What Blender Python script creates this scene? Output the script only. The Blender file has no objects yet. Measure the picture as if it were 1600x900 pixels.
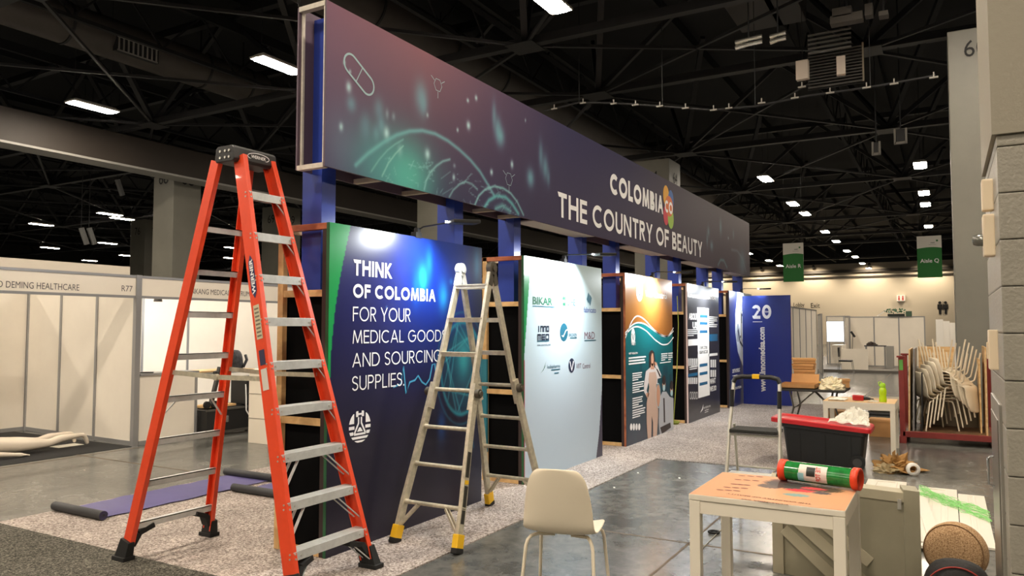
import bpy, bmesh, math, random
import numpy as np
from mathutils import Vector, Matrix

sc = bpy.context.scene
col = sc.collection
R = math.radians
rnd = random.Random(7)

# ------------------------------------------------------------------ camera
FPX, CAM_H = 1180.0, 1.65
VPX, VPY = 1478.0, 512.0
_tilt = math.atan((VPY - 450) / FPX)
_yaw = math.atan((VPX - 800) / math.hypot(FPX, VPY - 450))
FWD = Vector((math.cos(_yaw) * math.cos(_tilt), math.sin(_yaw) * math.cos(_tilt), math.sin(_tilt)))
RGT = Vector((math.sin(_yaw), -math.cos(_yaw), 0))
UPV = RGT.cross(FWD)
EYE = Vector((0, 0, CAM_H))
cam_data = bpy.data.cameras.new('camera')
cam = bpy.data.objects.new('camera', cam_data)
col.objects.link(cam)
cam_data.sensor_width = 36
cam_data.lens = FPX / 1600 * 36
cam_data.clip_end = 400
cam.matrix_world = Matrix((
    (RGT.x, UPV.x, -FWD.x, EYE.x), (RGT.y, UPV.y, -FWD.y, EYE.y),
    (RGT.z, UPV.z, -FWD.z, EYE.z), (0, 0, 0, 1)))
sc.camera = cam

# ------------------------------------------------------------------ light, exposure
world = bpy.data.worlds.new('world')
sc.world = world
world.use_nodes = True
world.node_tree.nodes['Background'].inputs[0].default_value = (1.0, .86, .7, 1)
world.node_tree.nodes['Background'].inputs[1].default_value = .05
vs = sc.view_settings
vs.view_transform = 'Standard'
vs.look = 'None'
vs.exposure = 1.5
vs.gamma = 1.0
vs.use_curve_mapping = False
HALL_S = 62.0            # strength of the hall fixtures' diffusers
HALL_C = (1.0, .87, .71)
ARM_W = 13.0             # arm spotlights over the panels


def ray(x, y):
    return FWD + RGT * ((x - 800) / FPX) - UPV * ((y - 450) / FPX)


def onY(x, y, Y):
    d = ray(x, y)
    return EYE + d * (Y / d.y)


def onX(x, y, X):
    d = ray(x, y)
    return EYE + d * (X / d.x)


def onZ(x, y, Z):
    d = ray(x, y)
    return EYE + d * ((Z - CAM_H) / d.z)


# ------------------------------------------------------------------ materials
def lin(c):
    c = np.asarray(c, dtype=float) / 255.0
    return np.where(c <= .04045, c / 12.92, ((c + .055) / 1.055) ** 2.4)


_mats = {}


def M(name, rgb, rough=.5, metal=0.0, noise=None, bump=None, emit=0.0, coat=0.0, alpha=1.0, spec=.5, trans=0.0):
    """rgb in 0-255 sRGB. noise=(scale, amount) mottles the colour, bump=(scale, strength)."""
    if name in _mats:
        return _mats[name]
    m = bpy.data.materials.new(name)
    m.use_nodes = True
    nt = m.node_tree
    b = nt.nodes['Principled BSDF']
    c = lin(rgb)
    b.inputs['Base Color'].default_value = (*c, 1)
    b.inputs['Roughness'].default_value = rough
    b.inputs['Metallic'].default_value = metal
    b.inputs['Specular IOR Level'].default_value = spec
    b.inputs['Coat Weight'].default_value = coat
    b.inputs['Alpha'].default_value = alpha
    b.inputs['Transmission Weight'].default_value = trans
    tc = nt.nodes.new('ShaderNodeTexCoord')
    if noise:
        n = nt.nodes.new('ShaderNodeTexNoise')
        n.inputs['Scale'].default_value = noise[0]
        n.inputs['Detail'].default_value = 6
        n.inputs['Roughness'].default_value = .65
        nt.links.new(tc.outputs['Object'], n.inputs['Vector'])
        r = nt.nodes.new('ShaderNodeValToRGB')
        a = noise[1]
        r.color_ramp.elements[0].position = .32
        r.color_ramp.elements[1].position = .68
        r.color_ramp.elements[0].color = (*(c * (1 - a)), 1)
        r.color_ramp.elements[1].color = (*np.minimum(c * (1 + a), 1), 1)
        nt.links.new(n.outputs['Fac'], r.inputs['Fac'])
        nt.links.new(r.outputs['Color'], b.inputs['Base Color'])
    if bump:
        n = nt.nodes.new('ShaderNodeTexNoise')
        n.inputs['Scale'].default_value = bump[0]
        n.inputs['Detail'].default_value = 4
        nt.links.new(tc.outputs['Object'], n.inputs['Vector'])
        bp = nt.nodes.new('ShaderNodeBump')
        bp.inputs['Strength'].default_value = bump[1]
        bp.inputs['Distance'].default_value = .02
        nt.links.new(n.outputs['Fac'], bp.inputs['Height'])
        nt.links.new(bp.outputs['Normal'], b.inputs['Normal'])
    if emit:
        b.inputs['Emission Color'].default_value = (*c, 1)
        b.inputs['Emission Strength'].default_value = emit
    _mats[name] = m
    return m


def wood(name, light, dark, scale=(1, 1, 14), rough=.6):
    if name in _mats:
        return _mats[name]
    m = bpy.data.materials.new(name)
    m.use_nodes = True
    nt = m.node_tree
    b = nt.nodes['Principled BSDF']
    b.inputs['Roughness'].default_value = rough
    tc = nt.nodes.new('ShaderNodeTexCoord')
    mp = nt.nodes.new('ShaderNodeMapping')
    mp.inputs['Scale'].default_value = scale
    n = nt.nodes.new('ShaderNodeTexNoise')
    n.inputs['Scale'].default_value = 3
    n.inputs['Detail'].default_value = 5
    n.inputs['Distortion'].default_value = .6
    r = nt.nodes.new('ShaderNodeValToRGB')
    r.color_ramp.elements[0].color = (*lin(dark), 1)
    r.color_ramp.elements[1].color = (*lin(light), 1)
    r.color_ramp.elements[0].position = .35
    r.color_ramp.elements[1].position = .62
    nt.links.new(tc.outputs['Object'], mp.inputs['Vector'])
    nt.links.new(mp.outputs['Vector'], n.inputs['Vector'])
    nt.links.new(n.outputs['Fac'], r.inputs['Fac'])
    nt.links.new(r.outputs['Color'], b.inputs['Base Color'])
    _mats[name] = m
    return m


def speckle(name, c1, c2, c3, scale, rough=.95, broad=.25):
    """heathered carpet: fine fleck plus broad worn patches"""
    m = bpy.data.materials.new(name)
    m.use_nodes = True
    nt = m.node_tree
    b = nt.nodes['Principled BSDF']
    b.inputs['Roughness'].default_value = rough
    b.inputs['Specular IOR Level'].default_value = .15
    tc = nt.nodes.new('ShaderNodeTexCoord')
    n = nt.nodes.new('ShaderNodeTexNoise')
    n.inputs['Scale'].default_value = scale
    n.inputs['Detail'].default_value = 3
    n.inputs['Roughness'].default_value = .8
    r = nt.nodes.new('ShaderNodeValToRGB')
    r.color_ramp.elements[0].position = .36
    r.color_ramp.elements[1].position = .64
    r.color_ramp.elements[0].color = (*lin(c1), 1)
    r.color_ramp.elements[1].color = (*lin(c3), 1)
    e = r.color_ramp.elements.new(.5)
    e.color = (*lin(c2), 1)
    n2 = nt.nodes.new('ShaderNodeTexNoise')
    n2.inputs['Scale'].default_value = 1.6
    n2.inputs['Detail'].default_value = 5
    mp = nt.nodes.new('ShaderNodeMapRange')
    mp.inputs['From Min'].default_value = .3
    mp.inputs['From Max'].default_value = .7
    mp.inputs['To Min'].default_value = 1 - broad
    mp.inputs['To Max'].default_value = 1 + broad * .4
    mx = nt.nodes.new('ShaderNodeVectorMath')
    mx.operation = 'SCALE'
    bp = nt.nodes.new('ShaderNodeBump')
    bp.inputs['Strength'].default_value = .5
    bp.inputs['Distance'].default_value = .006
    L = nt.links.new
    L(tc.outputs['Object'], n.inputs['Vector'])
    L(tc.outputs['Object'], n2.inputs['Vector'])
    L(n.outputs['Fac'], r.inputs['Fac'])
    L(n2.outputs['Fac'], mp.inputs['Value'])
    L(r.outputs['Color'], mx.inputs[0])
    L(mp.outputs['Result'], mx.inputs['Scale'])
    L(mx.outputs['Vector'], b.inputs['Base Color'])
    L(n.outputs['Fac'], bp.inputs['Height'])
    L(bp.outputs['Normal'], b.inputs['Normal'])
    return m


def concrete(name):
    m = bpy.data.materials.new(name)
    m.use_nodes = True
    nt = m.node_tree
    b = nt.nodes['Principled BSDF']
    tc = nt.nodes.new('ShaderNodeTexCoord')
    L = nt.links.new
    def noise(scale, det, dist=0.0, rough=.6, stretch=None):
        n = nt.nodes.new('ShaderNodeTexNoise')
        n.inputs['Scale'].default_value = scale
        n.inputs['Detail'].default_value = det
        n.inputs['Roughness'].default_value = rough
        n.inputs['Distortion'].default_value = dist
        if stretch:
            mp = nt.nodes.new('ShaderNodeMapping')
            mp.inputs['Scale'].default_value = stretch
            L(tc.outputs['Object'], mp.inputs['Vector'])
            L(mp.outputs['Vector'], n.inputs['Vector'])
        else:
            L(tc.outputs['Object'], n.inputs['Vector'])
        return n
    n1 = noise(.9, 8, .8)
    n2 = noise(7, 8, .5, .7)
    ad = nt.nodes.new('ShaderNodeMath')
    ad.operation = 'MULTIPLY_ADD'
    ad.inputs[1].default_value = .55
    L(n2.outputs['Fac'], ad.inputs[0])
    sc2 = nt.nodes.new('ShaderNodeMath')
    sc2.operation = 'MULTIPLY'
    sc2.inputs[1].default_value = .45
    L(n1.outputs['Fac'], sc2.inputs[0])
    L(sc2.outputs[0], ad.inputs[2])
    r = nt.nodes.new('ShaderNodeValToRGB')
    r.color_ramp.elements[0].position = .38
    r.color_ramp.elements[1].position = .64
    r.color_ramp.elements[0].color = (*lin((76, 78, 76)), 1)
    r.color_ramp.elements[1].color = (*lin((122, 121, 114)), 1)
    e = r.color_ramp.elements.new(.5)
    e.color = (*lin((98, 98, 94)), 1)
    L(ad.outputs[0], r.inputs['Fac'])
    L(r.outputs['Color'], b.inputs['Base Color'])
    mr = nt.nodes.new('ShaderNodeMapRange')
    mr.inputs['From Min'].default_value = .35
    mr.inputs['From Max'].default_value = .65
    mr.inputs['To Min'].default_value = .2
    mr.inputs['To Max'].default_value = .27
    L(n2.outputs['Fac'], mr.inputs['Value'])
    L(mr.outputs['Result'], b.inputs['Roughness'])
    n3 = noise(2.6, 3)
    bp = nt.nodes.new('ShaderNodeBump')
    bp.inputs['Strength'].default_value = .012
    bp.inputs['Distance'].default_value = .03
    L(n3.outputs['Fac'], bp.inputs['Height'])
    L(bp.outputs['Normal'], b.inputs['Normal'])
    b.inputs['Specular IOR Level'].default_value = .55
    return m


def print_mat(name, rough=.45, spec=.5):
    if name in _mats:
        return _mats[name]
    m = bpy.data.materials.new(name)
    m.use_nodes = True
    nt = m.node_tree
    b = nt.nodes['Principled BSDF']
    b.inputs['Roughness'].default_value = rough
    b.inputs['Specular IOR Level'].default_value = spec
    a = nt.nodes.new('ShaderNodeAttribute')
    a.attribute_name = 'ink'
    nt.links.new(a.outputs['Color'], b.inputs['Base Color'])
    _mats[name] = m
    return m


# ------------------------------------------------------------------ mesh building
class MB:
    def __init__(s):
        s.v, s.f, s.sm = [], [], []

    def add(s, vs, fs, smooth=False, T=None):
        o = len(s.v)
        for p in vs:
            p = Vector(p)
            s.v.append(tuple(T @ p if T else p))
        for f in fs:
            s.f.append([i + o for i in f])
            s.sm.append(smooth)
        return s

    def box(s, x0, y0, z0, x1, y1, z1, T=None):
        x0, x1 = min(x0, x1), max(x0, x1)
        y0, y1 = min(y0, y1), max(y0, y1)
        z0, z1 = min(z0, z1), max(z0, z1)
        return s.add([(x0, y0, z0), (x1, y0, z0), (x1, y1, z0), (x0, y1, z0), (x0, y0, z1), (x1, y0, z1), (x1, y1, z1), (x0, y1, z1)],
                     [(3, 2, 1, 0), (4, 5, 6, 7), (0, 1, 5, 4), (1, 2, 6, 5), (2, 3, 7, 6), (3, 0, 4, 7)], T=T)

    def bar(s, p, q, w, h, side=None, w2=None, h2=None):
        """box beam from p to q; w along 'side' direction, h across it"""
        p, q = Vector(p), Vector(q)
        d = (q - p).normalized()
        a = Vector(side) if side else (Vector((0, 0, 1)).cross(d) if abs(d.z) < .95 else Vector((1, 0, 0)))
        a = (a - d * a.dot(d)).normalized()
        b = d.cross(a)
        w2 = w if w2 is None else w2
        h2 = h if h2 is None else h2
        vs = []
        for c, ww, hh in ((p, w, h), (q, w2, h2)):
            for i, j in ((-1, -1), (1, -1), (1, 1), (-1, 1)):
                vs.append(c + a * (i * ww / 2) + b * (j * hh / 2))
        return s.add(vs, [(3, 2, 1, 0), (4, 5, 6, 7), (0, 1, 5, 4), (1, 2, 6, 5), (2, 3, 7, 6), (3, 0, 4, 7)])

    def tube(s, pts, r, n=10, caps=True, closed=False):
        pts = [Vector(p) for p in pts]
        rs = r if isinstance(r, (list, tuple)) else [r] * len(pts)
        N = len(pts)
        ring = []
        a = None
        for i, p in enumerate(pts):
            if closed:
                d = (pts[(i + 1) % N] - pts[i - 1]).normalized()
            else:
                d = (pts[min(i + 1, N - 1)] - pts[max(i - 1, 0)]).normalized()
            if a is None:
                a = d.orthogonal().normalized()
            a = (a - d * a.dot(d)).normalized()
            b = d.cross(a)
            ring.append([p + (a * math.cos(2 * math.pi * k / n) + b * math.sin(2 * math.pi * k / n)) * rs[i] for k in range(n)])
        vs = [v for rg in ring for v in rg]
        fs = []
        for i in range(N if closed else N - 1):
            j = (i + 1) % N
            for k in range(n):
                l = (k + 1) % n
                fs.append((i * n + k, i * n + l, j * n + l, j * n + k))
        s.add(vs, fs, True)
        if caps and not closed:
            s.add(ring[0], [tuple(range(n - 1, -1, -1))])
            s.add(ring[-1], [tuple(range(n))])
        return s

    def cyl(s, p, q, r, r2=None, n=20):
        return s.tube([p, q], [r, r if r2 is None else r2], n)

    def lathe(s, prof, c, axis=(0, 0, 1), n=24):
        c = Vector(c)
        ax = Vector(axis).normalized()
        a = ax.orthogonal().normalized()
        b = ax.cross(a)
        vs, fs = [], []
        for r, h in prof:
            for k in range(n):
                t = 2 * math.pi * k / n
                vs.append(c + ax * h + (a * math.cos(t) + b * math.sin(t)) * max(r, 1e-4))
        for i in range(len(prof) - 1):
            for k in range(n):
                l = (k + 1) % n
                fs.append((i * n + k, i * n + l, (i + 1) * n + l, (i + 1) * n + k))
        s.add(vs, fs, True)
        return s

    def prism(s, poly, a, b, T=None):
        """poly of (x, z) extruded along y from a to b (before T)"""
        n = len(poly)
        vs = [(x, a, z) for x, z in poly] + [(x, b, z) for x, z in poly]
        fs = [tuple(range(n)), tuple(range(2 * n - 1, n - 1, -1))]
        fs += [(i, n + i, n + (i + 1) % n, (i + 1) % n) for i in range(n)]
        return s.add(vs, fs, T=T)

    def face(s, pts):
        return s.add(pts, [tuple(range(len(pts)))])

    def build(s, name, mat, parent=None, w=False, bevel=0.0, label=None, recalc=True):
        me = bpy.data.meshes.new(name)
        vs = s.v
        if w and parent is not None:
            off = Vector((0, 0, 0))
            p = parent
            while p is not None:
                off += p.location
                p = p.parent
            vs = [(x - off.x, y - off.y, z - off.z) for x, y, z in s.v]
        me.from_pydata(vs, [], s.f)
        me.polygons.foreach_set('use_smooth', s.sm)
        bm = bmesh.new()
        bm.from_mesh(me)
        if recalc:
            bmesh.ops.recalc_face_normals(bm, faces=bm.faces)
        if bevel:
            ed = [e for e in bm.edges if len(e.link_faces) == 2 and e.calc_face_angle(0) > R(40)]
            bmesh.ops.bevel(bm, geom=ed, offset=bevel, segments=2, profile=.6, affect='EDGES', clamp_overlap=True)
        bm.to_mesh(me)
        bm.free()
        me.materials.append(mat)
        o = bpy.data.objects.new(name, me)
        col.objects.link(o)
        if parent:
            o.parent = parent
        if label:
            o['label'] = label
        return o


def tag(o, label, cat, group=None, kind=None):
    o['label'] = label
    o['category'] = cat
    if group:
        o['group'] = group
    if kind:
        o['kind'] = kind
    return o


def struct(o):
    o['kind'] = 'structure'
    return o


def thing(name, label, cat, loc=(0, 0, 0), rz=0.0, group=None):
    o = bpy.data.objects.new(name, None)
    col.objects.link(o)
    o.location = loc
    o.rotation_euler = (0, 0, rz)
    o.empty_display_size = .1
    return tag(o, label, cat, group)


def copy_tree(o, parent=None):
    c = o.copy()
    col.objects.link(c)
    if parent is not None:
        c.parent = parent
    for ch in list(o.children):
        copy_tree(ch, c)
    return c


# ------------------------------------------------------------------ lettering
GLY = {}


def _g(name, W, *prims):
    GLY[name] = (W, prims)


# prims: ('s',x0,y0,x1,y1) stem cut level, ('b',x0,x1,y,pos) bar, ('a',cx,cy,rx,ry,a0,a1) ring sector (outer radii)
_g('T', .62, ('b', 0, 1, 't'), ('s', .5, 0, .5, 1))
_g('H', .72, ('s', 0, 0, 0, 1), ('s', 1, 0, 1, 1), ('b', 0, 1, 'm'))
_g('I', .0, ('s', 0, 0, 0, 1))
_g('N', .76, ('s', 0, 0, 0, 1), ('s', 1, 0, 1, 1), ('s', 0, 1, 1, 0))
_g('K', .66, ('s', 0, 0, 0, 1), ('s', .12, .45, .92, 1), ('s', .2, .52, 1, 0))
_g('O', 1.0, ('a', .5, .5, .5, .5, 0, 360))
_g('F', .5, ('s', 0, 0, 0, 1), ('b', 0, 1, 't'), ('b', 0, .92, 'm'))
_g('C', .86, ('a', .56, .5, .56, .5, 48, 312))
_g('L', .46, ('s', 0, 0, 0, 1), ('b', 0, 1, 'l'))
_g('M', .96, ('s', .12, 1, 0, 0), ('s', .88, 1, 1, 0), ('s', .12, 1, .5, .05), ('s', .88, 1, .5, .05))
_g('B', .56, ('s', 0, 0, 0, 1), ('p', .5, 1.0, .9), ('p', 0, .54, 1))
_g('A', .82, ('s', 0, 0, .5, 1), ('s', 1, 0, .5, 1), ('bz', .2, .8, .26))
_g('R', .58, ('s', 0, 0, 0, 1), ('p', .44, 1.0, .95), ('s', .42, .46, 1, 0))
_g('Y', .74, ('s', 0, 1, .5, .42), ('s', 1, 1, .5, .42), ('s', .5, 0, .5, .5))
_g('U', .66, ('s', 0, .3, 0, 1), ('s', 1, .3, 1, 1), ('a', .5, .33, .5, .33, 180, 360))
_g('E', .5, ('s', 0, 0, 0, 1), ('b', 0, 1, 't'), ('b', 0, .95, 'm'), ('b', 0, 1, 'l'))
_g('D', .76, ('s', 0, 0, 0, 1), ('p', 0, 1, 1))
_g('G', .96, ('a', .5, .5, .5, .5, 45, 360), ('b', .55, 1, 'm'))
_g('S', .52, ('a', .5, .74, .5, .26, 20, 270), ('a', .5, .275, .52, .275, -160, 90))
_g('P', .56, ('s', 0, 0, 0, 1), ('p', .42, 1.0, 1))
_g('.', .0, ('d',))
_g('V', .78, ('s', 0, 1, .5, 0), ('s', 1, 1, .5, 0))
_g('W', 1.15, ('s', 0, 1, .27, 0), ('s', .5, 1, .27, 0), ('s', .5, 1, .73, 0), ('s', 1, 1, .73, 0))
_g('2', .54, ('a', .5, .7, .5, .3, -30, 165), ('s', .9, .6, .06, .06), ('b', 0, 1, 'l'))
_g('0', .62, ('a', .5, .5, .5, .5, 0, 360))


def stroke_text(mb, s, x, z, h, wt, sx=1.0, y=0.0, gap=.16, T=None):
    """geometric capitals made of strokes; wt = stroke width / cap height. Returns end x."""
    lay = [0]
    def q(pts):
        mb.add([(px, y - lay[0] * .0005, pz) for px, pz in pts], [tuple(range(len(pts)))], T=T)
    for ch in s:
        if ch == ' ':
            x += .42 * h * sx
            continue
        W, pr = GLY[ch]
        w = wt
        tw = (W + w) * sx * h
        wx = w * sx * h if sx < 1 else w * h
        wz = w * h * .94
        X = lambda u: x + wx / 2 + u * (tw - wx)
        for li, p in enumerate(pr):
            lay[0] = li
            if p[0] == 's':
                _, a, b, c, d = p
                x0, x1 = X(a), X(c)
                z0, z1 = z + b * h, z + d * h
                L = math.hypot(x1 - x0, z1 - z0)
                hw = wx * L / max(abs(z1 - z0), .2 * L) / 2 * (1.0 if a == c else .92)
                q([(x0 - hw, z0), (x0 + hw, z0), (x1 + hw, z1), (x1 - hw, z1)])
            elif p[0] == 'b':
                _, a, b, pos = p
                zc = {'t': z + h - wz / 2, 'm': z + h * .53, 'l': z + wz / 2}[pos]
                q([(X(a), zc - wz / 2), (X(b) + wx / 2, zc - wz / 2), (X(b) + wx / 2, zc + wz / 2), (X(a) - (wx / 2 if a == 0 else 0), zc + wz / 2)])
            elif p[0] == 'bz':
                _, a, b, zz = p
                q([(X(a), z + zz * h), (X(b), z + zz * h), (X(b), z + zz * h + wz), (X(a), z + zz * h + wz)])
            elif p[0] == 'd':
                q([(x, z), (x + wx * 1.15, z), (x + wx * 1.15, z + w * h * 1.15), (x, z + w * h * 1.15)])
            elif p[0] in 'ap':
                if p[0] == 'a':
                    _, cx, cy, rx, ry, a0, a1 = p
                    cxx, rxx = x + cx * tw, rx * tw
                    czz, rzz = z + cy * h, ry * h
                    n = max(10, int(abs(a1 - a0) / 9))
                    po, pi = [], []
                    for k in range(n + 1):
                        t = R(a0 + (a1 - a0) * k / n)
                        po.append((cxx + rxx * math.cos(t), czz + rzz * math.sin(t)))
                        pi.append((cxx + (rxx - wx) * math.cos(t), czz + (rzz - wz) * math.sin(t)))
                else:        # bowl: bar, half round, bar
                    _, b0, b1, wd = p
                    zc, rzz = z + (b0 + b1) / 2 * h, (b1 - b0) / 2 * h
                    xe = x + tw * wd
                    rxx = min(rzz, tw * wd * .72)
                    xc = xe - rxx
                    po, pi = [(x + wx / 2, zc - rzz)], [(x + wx / 2, zc - rzz + wz)]
                    for k in range(15):
                        t = R(-90 + 180 * k / 14)
                        po.append((xc + rxx * math.cos(t), zc + rzz * math.sin(t)))
                        pi.append((xc + (rxx - wx) * math.cos(t), zc + (rzz - wz) * math.sin(t)))
                    po.append((x + wx / 2, zc + rzz))
                    pi.append((x + wx / 2, zc + rzz - wz))
                for k in range(len(po) - 1):
                    q([po[k], po[k + 1], pi[k + 1], pi[k]])
        x += tw + gap * h * sx
    return x


def stroke_w(s, h, wt, sx=1.0, gap=.16):
    m = MB()
    return stroke_text(m, s, 0, 0, h, wt, sx, gap=gap) - gap * h * sx


_fc = {}


def font_mesh(s, bold=0.0):
    k = (s, bold)
    if k not in _fc:
        cu = bpy.data.curves.new('lettering', 'FONT')
        cu.body = s
        cu.size = 1.0
        cu.offset = bold
        cu.resolution_u = 3
        o = bpy.data.objects.new('lettering', cu)
        col.objects.link(o)
        dg = bpy.context.evaluated_depsgraph_get()
        me = bpy.data.meshes.new_from_object(o.evaluated_get(dg))
        vs = [tuple(v.co) for v in me.vertices]
        fs = [tuple(p.vertices) for p in me.polygons]
        bpy.data.objects.remove(o)
        bpy.data.curves.remove(cu)
        bpy.data.meshes.remove(me)
        _fc[k] = (vs, fs)
    return _fc[k]


def text(mb, s, x, z, h, y=0.0, bold=0.0, sx=None, width=None, align='l', T=None, rot=0.0):
    """lettering in the x-z plane facing -y; h = cap height; width overrides the natural width"""
    vs, fs = font_mesh(s, bold)
    if not vs:
        return
    k = h / .729
    x0, x1 = min(v[0] for v in vs), max(v[0] for v in vs)
    kx = k * (sx or 1.0)
    if width:
        kx = width / (x1 - x0)
    tw = (x1 - x0) * kx
    ox = {'l': 0, 'c': -tw / 2, 'r': -tw}[align]
    c, sn = math.cos(rot), math.sin(rot)
    pts = []
    for v in vs:
        a, b = (v[0] - x0) * kx + ox, v[1] * k
        pts.append((x + a * c - b * sn, y, z + a * sn + b * c))
    mb.add(pts, fs, T=T)


def ribbon(mb, pts, w, y=0.0, closed=False, T=None):
    """flat line of width w along (x, z) points"""
    n = len(pts)
    L, Rr = [], []
    for i in range(n):
        a = pts[(i - 1) % n] if (closed or i > 0) else pts[i]
        b = pts[(i + 1) % n] if (closed or i < n - 1) else pts[i]
        dx, dz = b[0] - a[0], b[1] - a[1]
        l = math.hypot(dx, dz) or 1
        ww = w[i] if isinstance(w, list) else w
        nx, nz = -dz / l * ww / 2, dx / l * ww / 2
        L.append((pts[i][0] + nx, y, pts[i][1] + nz))
        Rr.append((pts[i][0] - nx, y, pts[i][1] - nz))
    vs = L + Rr
    fs = [(i, (i + 1) % n, n + (i + 1) % n, n + i) for i in range(n if closed else n - 1)]
    mb.add(vs, fs, T=T)


def ell(cx, cz, rx, rz, n=28, a0=0, a1=360):
    full = abs(a1 - a0) >= 360
    m = n if full else n + 1
    return [(cx + rx * math.cos(R(a0 + (a1 - a0) * k / n)), cz + rz * math.sin(R(a0 + (a1 - a0) * k / n))) for k in range(m)]


def patch(mb, pts, y=0.0, T=None):
    mb.add([(x, y, z) for x, z in pts], [tuple(range(len(pts)))], T=T)


def rect(mb, x0, z0, x1, z1, y=0.0, T=None):
    patch(mb, [(x0, z0), (x1, z0), (x1, z1), (x0, z1)], y, T)


# printed sheet: a fine mesh whose ink colour is stored per vertex
def printed(name, w, h, step, fn, parent, y=0.0, mat=None, T=None):
    nx, nz = max(2, int(w / step)), max(2, int(h / step))
    xs, zs = np.linspace(0, w, nx + 1), np.linspace(0, h, nz + 1)
    X, Z = np.meshgrid(xs, zs)
    rgb = np.clip(fn(X, Z), 0, 255)
    co = np.stack([X, np.full_like(X, y), Z], -1).reshape(-1, 3)
    if T is not None:
        Tm = np.array(T)
        co = co @ Tm[:3, :3].T + Tm[:3, 3]
    i = np.arange((nx + 1) * nz).reshape(nz, nx + 1)[:, :-1].ravel()
    fs = np.stack([i, i + 1, i + nx + 2, i + nx + 1], -1)
    me = bpy.data.meshes.new(name)
    me.vertices.add(len(co))
    me.vertices.foreach_set('co', co.ravel())
    me.loops.add(fs.size)
    me.loops.foreach_set('vertex_index', fs.ravel().astype(np.int32))
    me.polygons.add(len(fs))
    me.polygons.foreach_set('loop_start', np.arange(0, fs.size, 4, dtype=np.int32))
    me.update(calc_edges=True)
    me.validate()
    at = me.color_attributes.new('ink', 'FLOAT_COLOR', 'POINT')
    c = np.ones((len(co), 4))
    c[:, :3] = lin(rgb.reshape(-1, 3))
    at.data.foreach_set('color', c.ravel())
    me.materials.append(mat or print_mat('printed_vinyl'))
    o = bpy.data.objects.new(name, me)
    col.objects.link(o)
    o.parent = parent
    return o


def mix(a, b, t):
    t = np.clip(t, 0, 1)[..., None]
    return a * (1 - t) + np.asarray(b, float) * t


def grad(v, stops):
    """stops: (v, rgb) -> interpolated colours"""
    xs = [s[0] for s in stops]
    return np.stack([np.interp(v, xs, [s[1][k] for s in stops]) for k in range(3)], -1)


def sm(e0, e1, v):
    t = np.clip((v - e0) / (e1 - e0), 0, 1)
    return t * t * (3 - 2 * t)


def blob(X, Z, c, rx, rz, soft=1.0):
    d = ((X - c[0]) / rx) ** 2 + ((Z - c[1]) / rz) ** 2
    return np.exp(-d * soft)


def dline(X, Z, pts):
    d = np.full(X.shape, 1e9)
    for (x0, z0), (x1, z1) in zip(pts[:-1], pts[1:]):
        dx, dz = x1 - x0, z1 - z0
        t = np.clip(((X - x0) * dx + (Z - z0) * dz) / (dx * dx + dz * dz + 1e-12), 0, 1)
        d = np.minimum(d, np.hypot(X - x0 - t * dx, Z - z0 - t * dz))
    return d

# ------------------------------------------------------------------ palette
CONC = concrete('polished_concrete')
BLACK = M('black_paint', (24, 24, 25), .7)
STEEL_D = M('dark_steel', (28, 28, 30), .55, noise=(3, .2))
STEEL_DD = M('roof_black', (12, 13, 15), .85)
DUCT = M('duct_black', (72, 67, 63), .5, .1, noise=(1.5, .15))
COLP = M('column_paint', (118, 116, 106), .5, noise=(1.2, .08))
ALU = M('aluminium', (206, 208, 206), .42, .3, noise=(14, .12))
ALU_W = M('worn_aluminium', (198, 190, 168), .42, .35, noise=(18, .22))
OCT = M('silver_profile', (158, 158, 158), .35, .4)
PANEL_W = M('white_panel', (236, 228, 214), .55, noise=(.7, .05))
WHITE = M('white_plastic', (238, 234, 226), .45)
INKW = M('white_ink', (244, 244, 244), .5)
GREY = M('grey_plastic', (120, 120, 120), .5)
RUBBER = M('black_rubber', (22, 22, 22), .75)
BLKP = M('black_plastic', (26, 26, 27), .45)
CLOTH_K = M('black_cloth', (7, 7, 8), .95, spec=.1)
PINE = wood('pine', (224, 186, 130), (190, 146, 92), (2, 2, 2))
PINE_R = wood('painted_pine', (196, 120, 80), (150, 78, 50), (2, 2, 2))
PLY = wood('plywood', (226, 192, 140), (202, 162, 108), (1, 1, 6))
KRAFT = M('kraft_board', (186, 138, 86), .8, noise=(6, .08))
BLUE = M('blue_laminate', (44, 66, 158), .32, noise=(1.2, .1))
CHROME = M('chrome', (200, 200, 200), .2, .9)
SCREW = M('rivet_metal', (210, 208, 200), .35, .6)

# ------------------------------------------------------------------ the hall
fl = MB().box(-26, -26, -.2, 84, 84, 0)
struct(fl.build('floor', CONC))
struct(MB().box(-26, -26, 10.2, 84, 84, 10.4).build('ceiling', STEEL_DD))
ce = MB()
for k in range(24):                      # deep deck ribs under the roof sheet
    ce.box(-26, -26 + k * 4.6, 9.9, 84, -25.75 + k * 4.6, 10.2)
struct(ce.build('roof_beam_ribs', STEEL_DD))
struct(MB().box(80, -26, 0, 80.3, 84, 7.9).build('wall_far', M('far_wall', (200, 188, 168), .8)))
fw = MB().box(79.6, -26, 7.0, 80, 84, 7.25)
fw.box(79.75, -26, 6.55, 80, 84, 6.65)
struct(fw.build('trim_1', M('wall_rail', (70, 64, 58), .6)))
struct(MB().box(80, -26, 7.9, 80.3, 84, 10.2).build('wall_far_upper', BLACK))
struct(MB().box(-26, 83, 0, 84, 84, 10.2).build('wall_left', M('side_wall', (60, 58, 55), .9)))
struct(MB().box(-26, -26, 0, 84, -25.7, 10.2).build('wall_right', M('side_wall', (60, 58, 55), .9)))
struct(MB().box(-26, -26, 0, -25.7, 84, 10.2).build('wall_back', M('side_wall', (60, 58, 55), .9)))

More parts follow.
